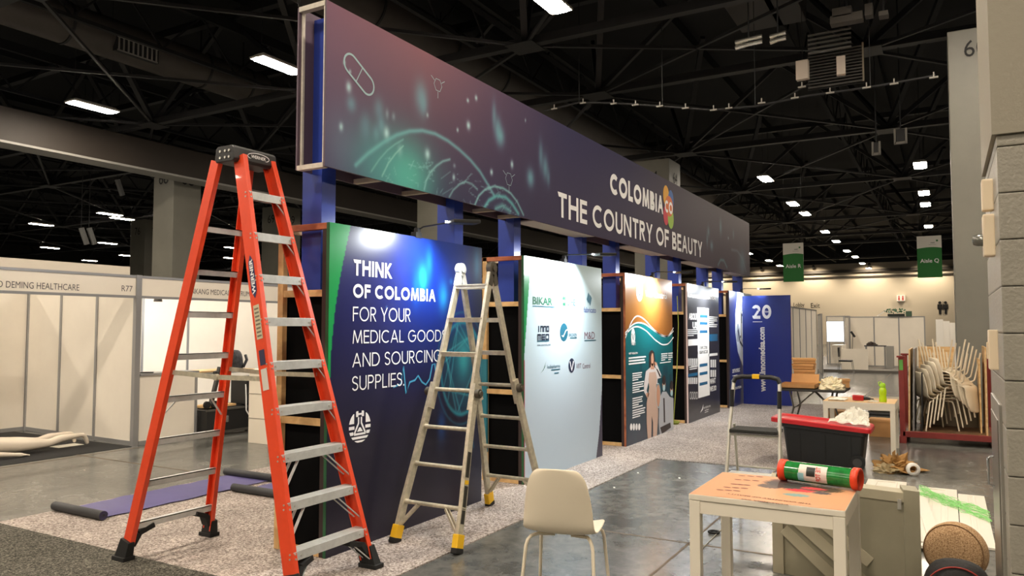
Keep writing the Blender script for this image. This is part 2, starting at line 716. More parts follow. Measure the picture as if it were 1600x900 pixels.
# saw-cut joints of the slab: shallow brown fillers
JT = M('joint_filler', (96, 80, 58), .6)
jm = MB()
for X0 in (-2.0, 5.78, 13.5, 21.2, 29):
    jm.box(X0 - .012, -20, 0, X0 + .012, 40, .0015)
for Y0 in (-6.1, 1.75, 9.7, 17.5):
    jm.box(-10, Y0 - .01, 0, 40, Y0 + .01, .0015)
struct(jm.build('floor_joints', JT))

# concrete-block pier close on the right, smooth casing above
PIER = M('pier_paint', (150, 145, 132), .38, noise=(5, .06), bump=(60, .25))
pb = MB()
zc = 0.0
k = 0
while zc < 2.45:
    z1 = min(zc + .2032, 2.49)
    off = -.1 if k % 2 else .2
    ys = [-.21]
    yy = -.21 - (.2 if k % 2 else .4)
    while yy > -3.0:
        ys.append(yy)
        yy -= .4
    ys.append(-3.0)
    for a, b in zip(ys[:-1], ys[1:]):
        pb.box(3.88, b + .002, zc + .002, 5.02, a - .002, z1 - .002)
    zc = z1
    k += 1
pier = pb.build('pillar_block', PIER, bevel=.006)
struct(pier)
struct(MB().box(3.9, -2.98, 0, 5.0, -.215, 2.49).build('pillar_core', M('pier_mortar', (120, 116, 106), .8)))
struct(MB().box(3.86, -3.05, 2.49, 4.93, -.195, 9.9).build('pillar_casing', M('pier_casing', (150, 143, 126), .6, bump=(30, .1))))

# painted columns with stencilled numbers
def column(X, Y, s, num, h=6.46, faces='-x-y', th=.34, zt=None):
    c = struct(MB().box(X, Y, 0, X + s, Y + s, h).build('column', COLP, bevel=.015))
    m = MB()
    zt = h - .66 if zt is None else zt
    dy_ = .13 if num == '60' else 0
    for f in ('-x', '-y', '+y'):
        if f not in faces:
            continue
        if f == '-x':
            T = Matrix.Translation((X - .012, Y + s / 2 + dy_, zt)) @ Matrix.Rotation(R(-90), 4, 'Z')
        elif f == '+y':
            T = Matrix.Translation((X + s / 2, Y + s + .012, zt)) @ Matrix.Rotation(R(180), 4, 'Z')
        else:
            T = Matrix.Translation((X + s / 2, Y - .012, zt))
        text(m, num, 0, 0, th, align='c', sx=.9, T=T)
    o = m.build('lettering', M('stencil_black', (18, 18, 18), .7), c)
    return c

column(14.0, -1.18, 1.04, '60', th=.28, zt=6.0)
column(20.6, 6.69, 1.05, '64')
column(15.1, 20.9, 1.0, '68', th=.4, zt=6.2)
column(21.1, 22.6, 1.05, '69')
column(20.8, 30.7, 1.05, '76')
column(20.0, 14.1, 1.0, '66')
# service plate and louvre on the near column
vm = MB().box(13.96, -.62, 2.0, 14.0, -1.02, 1.62)
struct(vm.build('trim_2', BLACK))

# deep soffit that carries the folding-wall track on the left
so = MB().box(-26, 20, 6.26, 60, 20.6, 7.1)
struct(so.build('beam_soffit', M('soffit_paint', (52, 45, 39), .6, noise=(.6, .12))))
struct(MB().box(-26, 19.97, 6.2, 60, 20.65, 6.26).build('beam_track', M('track_white', (150, 148, 142), .5)))

# roof steel: trusses that cross the hall, space-frame webs and rods between them
def truss(X, y0=-21.95, y1=70.85, zb=7.25, zt=9.6):
    m = MB()
    m.box(X - .09, y0, zb - .08, X + .09, y1, zb + .08)
    m.box(X - .1, y0, zt - .1, X + .1, y1, zt + .1)
    n = 16
    st = (y1 - y0) / n
    for i in range(n):
        a = y0 + i * st
        m.bar((X, a, zb), (X, a + st / 2, zt), .11, .11)
        m.bar((X, a + st / 2, zt), (X, a + st, zb), .11, .11)
        m.box(X - .3, a - .3, zb - .1, X + .3, a + .3, zb - .085)
    return struct(m.build('roof_beam', STEEL_D))

TX_ = (-8.6, -1.6, 6.6, 12.8, 16.4, 23.4, 31.2, 41.5, 49, 54, 66)
for X in TX_:
    truss(X)
for X0, X1 in zip(TX_[1:8], TX_[2:9]):
    m = MB()
    for j in range(3, 13):
        y = -21.95 + j * 5.8
        m.bar((X0, y, 7.2), (X1, y + 5.8, 7.2), .06, .06)
        m.bar((X0, y + 5.8, 7.2), (X1, y, 7.2), .06, .06)
        m.bar((X1, y, 7.25), (X1 - 2.9, y - 1.4, 9.7), .13, .13)
        m.bar((X0, y, 7.25), (X0 + 2.9, y + 1.4, 9.7), .1, .1)
    struct(m.build('roof_brace', STEEL_D))
for j in range(-4, 12):
    y = -22 + j * 6.2
    m = MB()
    m.box(-20, y - .06, 9.0, 78, y + .06, 9.25)
    m.box(-20, y - .05, 7.9, 78, y + .05, 7.98)
    for k in range(48):
        a = -20 + k * 2.04
        m.bar((a, y, 7.95), (a + 1.02, y, 9.05), .04, .04)
        m.bar((a + 1.02, y, 9.05), (a + 2.04, y, 7.95), .04, .04)
    struct(m.build('roof_joist', STEEL_DD))

# round ducts
def duct(name, X0, X1, Y, Z, r, label, seams, grille=None):
    t = thing(name, label, 'air duct', (X0, Y, Z - r))
    prof = []
    m = MB()
    m.tube([(X0, Y, Z), (X1, Y, Z)], r, 36)
    m.build('tube', DUCT, t, w=True)
    for s in seams:
        MB().tube([(s - .03, Y, Z), (s + .03, Y, Z)], r + .025, 36).build('band', STEEL_D, t, w=True)
        MB().bar((s, Y, Z + r), (s, Y, 9.7), .03, .03).build('hanger', STEEL_D, t, w=True)
    if grille:
        g = MB()
        a = R(-28)
        c = Vector((grille, Y - (r + .0) * math.cos(a), Z + r * math.sin(a)))
        g.box(c.x - .55, c.y - .05, c.z - .18, c.x + .55, c.y + .06, c.z + .18)
        go = g.build('grille', BLACK, t, w=True)
        gl = MB()
        for k in range(9):
            gl.box(c.x - .5 + k * .12, c.y - .065, c.z - .14, c.x - .46 + k * .12, c.y - .05, c.z + .14)
        for dz in (-.16, .16):
            gl.box(c.x - .52, c.y - .065, c.z + dz - .015, c.x + .52, c.y - .05, c.z + dz + .015)
        gl.build('louvre', M('grille_grey', (150, 148, 142), .5), go, w=True)
    return t

duct('air_duct', -8, 15.0, 17.0, 8.49, .47, 'wide dark round duct with a side grille under the roof at upper left', (5.6, 9.4, 13.0, 14.4), 10.9)
duct('air_duct', -8, 40, 11.0, 8.77, .6, 'dark round duct running high behind the top edge of the fascia', (9.5, 12.6, 15.5, 18), None)
duct('air_duct', 8.5, 13.4, 1.5, 9.3, .55, 'short dark duct stub near the roof at the top right', (9.6, 12.6), None)

# ------------------------------------------------------------------ hall light fixtures
DIFF = M('diffuser', (255, 255, 255), .5)
_n = DIFF.node_tree.nodes['Principled BSDF']
_n.inputs['Emission Color'].default_value = (*HALL_C, 1)
_n.inputs['Emission Strength'].default_value = HALL_S
HOUS = M('fixture_housing', (210, 205, 195), .5)

def fixture_proto():
    t = thing('hall_light', '', 'ceiling light', group='hall lights in rows under the roof')
    m = MB()
    m.add([(-.58, -.2, .06), (.58, -.2, .06), (.58, .2, .06), (-.58, .2, .06), (-.5, -.12, .13), (.5, -.12, .13), (.5, .12, .13), (-.5, .12, .13)],
          [(4, 5, 6, 7), (0, 1, 5, 4), (1, 2, 6, 5), (2, 3, 7, 6), (3, 0, 4, 7)])
    m.box(-.58, -.2, .03, .58, -.185, .07)
    m.box(-.58, .185, .03, .58, .2, .07)
    m.box(-.58, -.2, .03, -.565, .2, .07)
    m.box(.565, -.2, .03, .58, .2, .07)
    m.build('housing', HOUS, t)
    d = MB()
    pts = [(-.56, -.10), (-.48, -.18), (.48, -.18), (.56, -.10), (.56, .10), (.48, .18), (-.48, .18), (-.56, .10)]
    n = len(pts)
    d.add([(x, y, .02) for x, y in pts] + [(x * 1.0, y, .06) for x, y in pts],
          [tuple(range(n))] + [(i, (i + 1) % n, n + (i + 1) % n, n + i) for i in range(n)])
    d.build('diffuser', DIFF, t)
    c = MB()
    for sx in (-.45, .45):
        c.tube([(sx, 0, .12), (sx, 0, 3.2)], .006, 5)
    c.build('suspension_wire', STEEL_D, t)
    return t

fx = None
def hall_light(X, Y, Z=7.0, label=None):
    global fx
    if fx is None:
        fx = fixture_proto()
        o = fx
    else:
        o = copy_tree(fx)
    o.location = (X, Y, Z)
    o['label'] = label
    return o

FAR_L = 'distant warm hall light in the far rows under the black roof'
hall_light(10.7, 17.97, 7, 'bright hall light near the soffit, left of the two big lamps at upper left')
hall_light(10.86, 11.77, 7, 'bright hall light beside the top left corner of the fascia')
hall_light(10.83, 5.55, 7, 'bright hall light at the top edge above the fascia')
hall_light(28.3, .6, 7, 'largest hall light above the aisle Q sign')
hall_light(34.24, .62, 7, 'second hall light above the aisle Q sign')
hall_light(37.5, .64, 7, 'third hall light above the aisle Q sign')
hall_light(45.7, .66, 7, 'lowest hall light just above the aisle Q sign')
hall_light(28.1, 5.53, 7, 'nearest hall light of the row receding above the aisle R sign')
for X, Y in ((34.4, 5.64), (37.7, 5.64), (45.4, 5.75), (50.8, 5.8), (57.6, 5.9), (62.7, 5.85), (69.5, 5.95), (75.5, 5.95), (62.8, 12.2), (68.5, 12.4),
             (21.8, 40.9), (21.4, 34.3), (22.6, 35.2), (28.5, 52.3), (28.8, 46.3), (35.6, 59.6), (34.5, 53), (28.5, 34.5), (34.6, 41.6), (39.7, 47.9), (47.5, 61.2), (56, 12.3), (50, 12.2)):
    hall_light(X, Y, 7, FAR_L)
for X in (-13.2, -6.6, -.3, 4.8):  # unseen rows; those behind the camera added for more frontal light
    for Y in (-6.2, .6, 5.6, 11.8, 18.0):
        hall_light(X, Y, 7, 'unseen hall light added overhead, outside the picture or behind the fascia')
hall_light(10.8, -.6, 7, 'unseen hall light added overhead, outside the picture or behind the fascia')
for X, Y in ((10.8, -6.4), (17.6, -6.4), (22.2, -6.4), (28.3, -6.4), (4.8, 24), (10.8, 24), (-.3, 24), (17.6, 11.8), (22.2, 11.8)):  # unseen fixtures added to brighten the aisle signs and columns
    hall_light(X, Y, 7, 'unseen hall light added overhead, outside the picture or behind the fascia')

# wash lights along the far wall
for Y in (1.2, 6.2, 11.2, 16.2, 21):
    t = thing('wall_washer', 'small lamp high on the far wall throwing a fan of light', 'wall light', (79.2, Y, 7.6), group='lamps along the far wall')
    MB().cyl((79.2, Y, 7.55), (79.35, Y, 7.75), .12).build('housing', BLKP, t, w=True)
    ld = bpy.data.lights.new('wall_washer_lamp', 'SPOT')
    ld.energy = 330
    ld.spot_size = R(120)
    ld.spot_blend = .8
    ld.color = (1, .84, .62)
    ld.shadow_soft_size = .1
    lo = bpy.data.objects.new('wall_washer_lamp', ld)
    col.objects.link(lo)
    lo.parent = t
    lo.location = (-1.2, 0, .1)
    lo.rotation_euler = (0, R(-30), 0)

# ------------------------------------------------------------------ carpets
CARP = speckle('heather_carpet', (86, 78, 74), (164, 152, 144), (214, 204, 196), 62)
CARPD = speckle('charcoal_carpet', (34, 33, 30), (76, 74, 67), (132, 128, 116), 70, broad=.1)
def slab(poly, z0, z1):
    n = len(poly)
    m = MB()
    m.add([(x, y, z0) for x, y in poly] + [(x, y, z1) for x, y in poly],
          [tuple(range(n - 1, -1, -1)), tuple(range(n, 2 * n))] + [(i, (i + 1) % n, n + (i + 1) % n, n + i) for i in range(n)])
    return m
tag(slab([(3.45, 3.2), (9.24, 3.2), (9.24, 1.5), (17.4, 1.5), (17.4, 7.0), (3.45, 7.0)], 0, .008).build('carpet', CARP),
    'beige heathered carpet laid under and along the row of panels', 'carpet')
tag(slab([(.3, 3.2), (3.45, 3.2), (3.45, 9.4), (.3, 9.4)], 0, .009).build('carpet', CARPD),
    'charcoal speckled carpet in the bottom left corner of the photo', 'carpet')
tag(slab([(-.6, 9.84), (6.55, 9.84), (6.55, 13.3), (-.6, 13.3)], 0, .006).build('carpet', M('black_carpet', (22, 22, 23), .95, noise=(60, .3))),
    'black carpet in the left white booth under the mannequin', 'carpet')

# ------------------------------------------------------------------ the booth: five wall modules, ten posts, a fascia
YP = 3.87
MX = [4.08, 7.0, 9.92, 12.84, 15.76]
MW, MD, MH = 2.08, .52, 2.41
EDGE = [M('green_edge', (36, 92, 56), .6), M('green_edge', (36, 92, 56), .6), PINE_R, M('pale_edge', (226, 206, 206), .6), M('dark_edge', (46, 44, 70), .6)]
MLAB = ['first wall panel from the left, dark navy with THINK OF COLOMBIA lettering',
        'white wall panel of client logos with a green sliver, second from the left',
        'gold and teal wall panel with a woman in a beige bodysuit, third from the left',
        'dark grey wall panel with an ABOUT US column, fourth from the left',
        'blue and white wall panel with a surgical scope, last of the long row']
mods = []
for i, X0 in enumerate(MX):
    t = thing('exhibit_wall', MLAB[i], 'display panel', (X0, YP, .008), group='graphic wall panels of the booth')
    mods.append(t)
    MB().box(0, .003, 0, MW, .03, MH).build('board', EDGE[i], t)
    # open end frames of timber
    for xe in (0.0, MW - .045):
        f = MB()
        f.box(xe, MD - .055, 0, xe + .045, MD, MH)
        f.build('stud', PINE, t, bevel=.002)
        MB().box(xe + .002, .031, 0, xe + .03, .07, MH - .046).build('front_stud', M('dark_stud', (52, 36, 34), .7), t)
        r_ = MB()
        for za, zb in ((1.87, 1.92), (.93, .98), (0, .045)):
            r_.box(xe + .003, .07, za, xe + .042, MD - .055, zb)
        r_.build('rail', PINE, t, bevel=.002)
        MB().box(xe, .03, MH - .045, xe + .05, MD + .004, MH).build('top_rail', PINE_R, t, bevel=.002, label='reddish painted top rail')
    tr = MB()
    tr.box(.05, MD - .05, MH - .045, MW - .05, MD, MH)
    tr.box(.05, MD - .05, 0, MW - .05, MD, .045)
    tr.build('back_rail', PINE, t)
    ck = MB()
    ck.box(.05, .035, 0, .056, MD - .06, 1.87)
    ck.box(MW - .056, .035, 0, MW - .05, MD - .06, 1.87)
    ck.box(.05, MD - .012, .05, MW - .05, MD - .006, 1.9)
    ck.build('black_lining', CLOTH_K, t, label='black cloth closing the open end')

MB().box(-.004, MD - .058, .3, .03, MD + .004, 1.3).build('fabric_edge', M('edge_teal', (30, 112, 130), .6), mods[1], label='teal strip of fabric on the rear stud')

def pl(i, x, y):
    p = onY(x, y, YP)
    return (p.x - MX[i], p.z - .008)

def pls(i, pts):
    return [pl(i, x, y) for x, y in pts]

INKY = -.0025
# --- panel 1: navy, blue glow, teal globe
NAVY = np.array([40., 36., 66.])
gl1 = pls(0, [(516, 347), (548, 352), (541, 385), (532, 430), (524, 480), (518, 540), (515, 600)])
def art1(X, Z):
    c = grad(Z, [(0, (29, 26, 44)), (.8, (29, 27, 48)), (1.5, (30, 31, 74)), (2.1, (30, 32, 92)), (2.41, (42, 44, 74))])
    g = pl(0, 690, 425)
    c = mix(c, (14, 56, 172), .9 * blob(X, Z, (g[0] - .05, g[1]), .55, .62))
    c = mix(c, (30, 36, 60), .8 * sm(1.75, 2.1, X))
    for (px, py, rx, rz, col_, a) in ((661, 436, .07, .12, (40, 170, 240), 1), (671, 412, .05, .14, (30, 130, 235), .8), (650, 450, .05, .14, (20, 110, 220), .6),
                                      (693, 463, .07, .13, (40, 160, 235), .95), (745, 415, .06, .16, (40, 110, 150), .8), (604, 480, .01, .01, (90, 150, 200), .6),
                                      (690, 665, .06, .14, (30, 80, 150), .7), (705, 440, .03, .03, (50, 140, 230), .7)):
        q = pl(0, px, py)
        c = mix(c, col_, a * blob(X, Z, q, rx, rz))
    q = pl(0, 722, 575)
    rx, rz = .33, .42
    d = np.sqrt(((X - q[0]) / rx) ** 2 + ((Z - q[1]) / rz) ** 2)
    c = mix(c, (16, 70, 92), .75 * (1 - sm(.75, 1.1, d)))
    c = mix(c, (40, 150, 165), .8 * np.exp(-((d - 1) / .05) ** 2))
    c = mix(c, (30, 110, 135), .6 * np.exp(-((d - 1.22) / .03) ** 2))
    c = mix(c, (60, 180, 190), .8 * blob(X, Z, (q[0] + .02, q[1] + .1), .12, .2))
    for k in range(12):
        a0, a1 = k * .9, k * .9 + 1.7 + .2 * (k % 3)
        seg = [(q[0] + .31 * math.cos(a0), q[1] + .4 * math.sin(a0)), (q[0] + .31 * math.cos(a1), q[1] + .4 * math.sin(a1))]
        c = mix(c, (80, 190, 200), .5 * np.exp(-(dline(X, Z, seg) / .008) ** 2))
    tail = [(q[0] + .1, q[1] - .4), (q[0] + .2, q[1] - .75)]
    c = mix(c, (40, 120, 150), .6 * np.exp(-(dline(X, Z, tail) / .012) ** 2))
    xe = np.interp(Z, [p[1] for p in gl1[:0:-1]], [max(p[0], 0) for p in gl1[:0:-1]])
    c = mix(c, (26, 150, 78), (X < xe) & (Z > gl1[-1][1]))
    return c
printed('printed_graphic', MW, MH, .0105, art1, mods[0], mat=print_mat('gloss_print', .3, .5))
lm = MB()
b0 = pl(0, 551, 433)
x0 = .255
cap = .145
x_end = lambda px, py: pl(0, px, py)[0]
def line(s, pt, pb, xr, wt):
    z1, z0 = pl(0, *pt)[1], pl(0, *pb)[1]
    h = z1 - z0
    w = stroke_w(s, h, wt)
    stroke_text(lm, s, x0, z0, h, wt, (x_end(*xr) - x0) / w, y=INKY)
line('THINK', (551, 405), (551, 430), (612, 432), .23)
line('OF COLOMBIA', (551, 443), (551, 465), (680, 472), .23)
line('FOR YOUR', (551, 479), (551, 502), (641, 502), .105)
line('MEDICAL GOODS', (551, 516), (551, 537), (697, 530), .105)
line('AND SOURCING', (551, 552), (551, 574), (689, 566), .105)
line('SUPPLIES.', (551, 588), (551, 611), (631, 601), .105)
# round emblem: stripes with a house and flask
ec = pl(0, 562, 666)
er = .122
def clip_rect(a, bz, c, d):
    pts = []
    for z in np.linspace(bz, d, 9):
        s_ = math.sqrt(max(er * er - (z - ec[1]) ** 2, 0))
        pts.append((z, max(a, ec[0] - s_), min(c, ec[0] + s_)))
    for p, q in zip(pts[:-1], pts[1:]):
        if p[1] < p[2] and q[1] < q[2]:
            patch(lm, [(p[1], p[0]), (p[2], p[0]), (q[2], q[0]), (q[1], q[0])], INKY)
u = er / 6
cx_, cz_ = ec
for a, b, c, d in ((-6, 1.2, -3.2, 6), (3.2, 1.2, 6, 6), (-2.2, 3.6, -.9, 6), (.9, 3.6, 2.2, 6), (-.9, 4.2, .9, 4.9), (-6, -.9, -3, .3), (3, -.9, 6, .3),
                   (-6, -3, -3.6, -1.8), (3.6, -3, 6, -1.8), (-6, -6, 6, -5.2), (-6, -4.6, 6, -3.7)):
    clip_rect(cx_ + a * u, cz_ + b * u, cx_ + c * u, cz_ + d * u)
for s_ in (-1, 1):
    ribbon(lm, [(cx_ + s_ * 3.2 * u, cz_ - 2.8 * u), (cx_ + s_ * .8 * u, cz_ + 1.2 * u), (cx_ + s_ * .8 * u, cz_ + 3.4 * u)], .8 * u, INKY)
ribbon(lm, [(cx_ - 3.2 * u, cz_ - 2.8 * u), (cx_ + 3.2 * u, cz_ - 2.8 * u)], .8 * u, INKY)
patch(lm, [(cx_ - 1.6 * u, cz_ - 1.9 * u), (cx_ + 1.6 * u, cz_ - 1.9 * u), (cx_ + .4 * u, cz_ - .4 * u), (cx_ - .4 * u, cz_ - .4 * u)], INKY)
lm.build('lettering', INKW, mods[0], recalc=False)
em = MB()
ribbon(em, pls(0, [(614, 605), (626, 600), (630, 572), (634, 615), (640, 597), (648, 594), (653, 587), (659, 597), (665, 601), (671, 592), (675, 570), (679, 568), (683, 610), (690, 606)]), .016, INKY)
em.build('heartbeat_line', M('cyan_ink', (70, 160, 200), .5), mods[0], recalc=False)

# --- panel 2: white with logos
gl2 = pls(1, [(818, 403), (829, 406), (827, 440), (823, 500), (819, 560), (817, 600)])
ed2 = pls(1, [(939, 590), (938, 640), (936, 680), (931, 718)])
def art2(X, Z):
    c = grad(Z, [(0, (168, 186, 200)), (.7, (176, 190, 202)), (2.41, (178, 200, 204))])
    xe = np.interp(Z, [p[1] for p in gl2[:0:-1]], [max(p[0], 0) for p in gl2[:0:-1]])
    c = mix(c, (24, 128, 70), (X < xe) & (Z > gl2[-1][1]))
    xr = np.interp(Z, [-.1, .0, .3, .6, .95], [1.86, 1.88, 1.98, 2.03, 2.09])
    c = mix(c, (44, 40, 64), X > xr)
    c = mix(c, (160, 70, 80), (X < .02) & (Z < 1.3))
    return c
printed('printed_graphic', MW, MH, .0105, art2, mods[1], mat=print_mat('gloss_print', .3, .5))
m_g, m_d, m_t, m_v, m_w = MB(), MB(), MB(), MB(), MB()
def T2(mb, s, x, y, ybase, h_px, x2, bold=0.0):
    a = pl(1, x, ybase)
    b_ = pl(1, x2, ybase)
    h = h_px / 358 * 1.65 * (5.44 / 5.44) * 1.0
    top = pl(1, x, y)
    text(mb, s, a[0], a[1], max(top[1] - a[1], .02), INKY, bold=bold, width=b_[0] - a[0])
T2(m_g, 'BIKAR', 832, 463, 475, 12, 863, .03)
T2(m_t, 'LIFE', 886, 466, 477, 10, 899)
T2(m_v, 'fabricato', 912, 479, 488, 8, 931, .01)
T2(m_t, 'oncology', 888, 518, 526, 8, 901)
T2(m_w, 'M&D', 913, 518, 530, 12, 929, .0)
T2(m_t, 'kulbipharma', 855, 570, 576, 6, 875)
T2(m_w, 'VIIT', 900, 568, 576, 6, 908)
T2(m_w, 'Control', 910, 568, 576, 6, 922)
# square block logo in two rows
def inno(mb, x, z, w, h, y=INKY, T=None):
    gw, s_ = w / 4, h * .115
    def q(a, b, c, d):
        rect(mb, x + a, z + b, x + c, z + d, y, T)
    H = h * .44
    for row, letters in ((h - H, 'INNO'), (0, 'MED')):
        n = len(letters)
        g = w / n
        for k, ch in enumerate(letters):
            a, bb = k * g + g * .06, (k + 1) * g - g * .06
            z0, z1 = row, row + H
            if ch == 'I':
                a, bb = a + g * .3, a + g * .3 + s_ * 1.2
                q(a, z0, bb, z1)
                continue
            q(a, z0, a + s_, z1)
            if ch in 'NOMD':
                q(bb - s_, z0, bb, z1)
            if ch in 'NOMED':
                q(a, z1 - s_, bb, z1)
            if ch in 'OED':
                q(a, z0, bb, z0 + s_)
            if ch == 'M':
                q((a + bb) / 2 - s_ / 2, z0, (a + bb) / 2 + s_ / 2, z1)
            if ch == 'E':
                q(a, (z0 + z1) / 2 - s_ / 2, bb, (z0 + z1) / 2 + s_ / 2)
a, b_ = pl(1, 839, 532), pl(1, 858, 509)
inno(m_d, a[0], a[1], b_[0] - a[0], b_[1] - a[1])
a, b_ = pl(1, 839, 541), pl(1, 860, 541)
text(m_d, 'www.innomedsa.com', a[0], a[1], .03, INKY, width=b_[0] - a[0])
a = pl(1, 881, 519)
patch(m_t, ell(a[0], a[1], .105, .105), INKY)
wv = MB()
ribbon(wv, [(a[0] - .06, a[1] - .04), (a[0] - .02, a[1] - .05), (a[0] + .05, a[1] + .02), (a[0] + .1, a[1] + .03)], .014, INKY * 1.4)
a = pl(1, 893, 571)
patch(m_d, ell(a[0], a[1], .085, .085), INKY)
ribbon(wv, [(a[0] - .05, a[1] + .05), (a[0], a[1] - .06), (a[0] + .05, a[1] + .05)], .02, INKY * 1.4)
wv.build('lettering', INKW, mods[1], recalc=False, label='white strokes inside the round logos')
lf = pls(1, [(844, 584), (851, 574), (853, 564), (849, 578)])
patch(m_g, lf, INKY)
for px, py in ((919, 468), (922, 472)):
    a = pl(1, px, py)
    patch(m_t, [(a[0] - .05, a[1]), (a[0], a[1] - .05), (a[0] + .05, a[1] + .05), (a[0], a[1] + .09)], INKY)
a = pl(1, 880, 470)
for k in range(4):
    patch(m_g, ell(a[0] + (k % 2) * .04, a[1] - .04 + (k // 2) * .07, .018, .026, 10), INKY)
for x_, y_, x2 in ((832, 479, 866), (839, 534, 858), (913, 533, 931), (861, 579, 875), (866, 584, 873), (890, 529, 901)):
    a, b_ = pl(1, x_, y_), pl(1, x2, y_)
    rect(m_t, a[0], a[1], b_[0], a[1] + .012, INKY)
m_g.build('logo', M('logo_green', (6, 84, 56), .5), mods[1], recalc=False, label='green logos')
m_d.build('logo', M('logo_navy', (22, 34, 60), .5), mods[1], recalc=False, label='dark navy block logo and round badge')
m_t.build('logo', M('logo_teal', (12, 80, 100), .5), mods[1], recalc=False, label='teal logos')
m_v.build('logo', M('logo_blue', (30, 52, 130), .5), mods[1], recalc=False, label='blue logo')
m_w.build('logo', M('logo_wine', (92, 40, 60), .5), mods[1], recalc=False, label='wine red logo letters')

# --- panel 3: gold over teal with wavy lines, woman and clinicians
wv0 = pls(2, [(977, 528), (985, 505), (992, 494), (998, 493), (1008, 500), (1022, 516), (1036, 526), (1045, 525), (1052, 512)])
wv1 = pls(2, [(977, 520), (986, 508), (996, 503), (1008, 506), (1022, 517), (1036, 525), (1045, 526), (1052, 517)])
wv2 = pls(2, [(977, 523), (988, 511), (998, 510), (1010, 517), (1022, 530), (1034, 539), (1044, 538), (1052, 527)])
def smooth(pts, n=60):
    xs, zs = [p[0] for p in pts], [p[1] for p in pts]
    X = np.linspace(xs[0], xs[-1], n)
    Z = np.interp(X, xs, zs)
    for _ in range(8):
        Z[1:-1] = (Z[:-2] + Z[1:-1] * 2 + Z[2:]) / 4
    return list(zip(X, Z))
W1 = smooth(wv1)
def art3(X, Z):
    c = grad(Z, [(1.5, (150, 92, 40)), (1.9, (176, 116, 52)), (2.41, (196, 148, 92))])
    t = grad(Z, [(0, (30, 42, 62)), (.6, (34, 66, 80)), (1.1, (22, 92, 100)), (1.6, (18, 118, 122)), (1.85, (24, 128, 128))])
    zb = np.interp(X, [p[0] for p in W1], [p[1] for p in W1])
    c = np.where((Z < zb)[..., None], t, c)
    for x_, w_, z1 in ((.35, .12, .95), (.6, .1, 1.2), (.8, .14, 1.0), (1.3, .2, .9), (1.7, .22, 1.05), (1.95, .1, .9)):   # faint skyline
        c = mix(c, (24, 56, 70), .55 * ((np.abs(X - x_) < w_ / 2) & (Z < z1) & (Z < zb)))
    return c
printed('printed_graphic', MW, MH, .0105, art3, mods[2], mat=print_mat('gloss_print', .3, .5))
m = MB()
for wv_ in (wv0, W1, wv2):
    ribbon(m, smooth(wv_), .02, INKY)
def badge(mb, i, px, py, rx, rz):
    a = pl(i, px, py)
    patch(mb, ell(a[0], a[1], rx, rz), INKY)
    return a
a = badge(m, 2, 999, 454, .14, .16)
b2 = badge(m, 2, 989, 526, .08, .12)
def T3(mb, s, x, ytop, ybase, x2, bold=0.0, i=2):
    a = pl(i, x, ybase)
    b_ = pl(i, x2, ybase)
    text(mb, s, a[0], a[1], pl(i, x, ytop)[1] - a[1], INKY, bold=bold, width=b_[0] - a[0])
T3(m, 'VIIT', 1008, 453, 463, 1020, .0)
T3(m, 'Control', 1022, 455, 465, 1042, .03)
T3(m, 'VIIT', 986, 534, 540, 993)
T3(m, 'VIIT HEALTH', 982, 551, 554, 996, .03)
def lines(mb, i, x, y, x2, n, dy, hh=.016, frac=(1, .92, .97, .6), y_off=INKY):
    for k in range(n):
        a, b_ = pl(i, x, y + k * dy), pl(i, x2, y + k * dy)
        rect(mb, a[0], a[1], a[0] + (b_[0] - a[0]) * frac[k % len(frac)], a[1] + hh, y_off)
lines(m, 2, 982, 561, 1009, 3, 4.6, .022)
lines(m, 2, 988, 585, 1003, 4, 3.4)
lines(m, 2, 988, 600, 1006, 5, 3.6)
lines(m, 2, 988, 624, 1004, 5, 3.6)
lines(m, 2, 988, 643, 1008, 4, 3.6)
lines(m, 2, 1033, 554, 1043, 4, 3.2)
lines(m, 2, 1031, 568, 1048, 1, 3)
lines(m, 2, 1044, 553, 1051, 4, 3.2)
for k in range(4):
    a = pl(2, 986 + k * 4.2, 667)
    patch(m, ell(a[0], a[1], .045, .05, 14), INKY)
m.build('lettering', INKW, mods[2], recalc=False)
m = MB()
ribbon(m, [(a_[0], a_[1]) for a_ in pls(2, [(995, 447), (999, 462), (1003, 446)])], .03, INKY * 1.5)
ribbon(m, [(a_[0], a_[1]) for a_ in pls(2, [(987, 521), (989, 531), (991, 521)])], .02, INKY * 1.5)
m.build('monogram', M('monogram_dark', (40, 70, 74), .5), mods[2], recalc=False)
# printed people, flat on the sheet
def fig(i, pts, mat_, y, name='figure_print', n=None):
    mb = MB()
    patch(mb, pls(i, pts), y)
    return mb.build(name, mat_, mods[i], recalc=False)
SKIN_P = M('print_skin', (198, 146, 118), .5)
SUIT_P = M('print_beige', (196, 166, 148), .5)
HAIR_P = M('print_hair', (44, 30, 28), .5)
COAT_P = M('print_coat', (176, 178, 184), .5)
TOP_P = M('print_blouse', (214, 206, 204), .5)
mb = MB()
patch(mb, pls(2, [(1014, 552), (1016, 548), (1019, 547), (1022, 551), (1023, 560), (1024, 572), (1020, 577), (1014, 576)]), INKY)
mb.build('printed_hair', HAIR_P, mods[2], recalc=False)
mb = MB()
patch(mb, pls(2, [(1009, 580), (1016, 574), (1022, 574), (1027, 577), (1031, 585), (1033, 590), (1027, 592), (1027, 600), (1014, 600), (1013, 598), (1010, 610), (1013, 618), (1011, 622), (1006, 612), (1006, 600)]), INKY * 1.3)
patch(mb, pls(2, [(1031, 590), (1033, 586), (1026, 568), (1023, 566), (1023, 572)]), INKY * 1.3)
mb.build('printed_blouse', TOP_P, mods[2], recalc=False)
mb = MB()
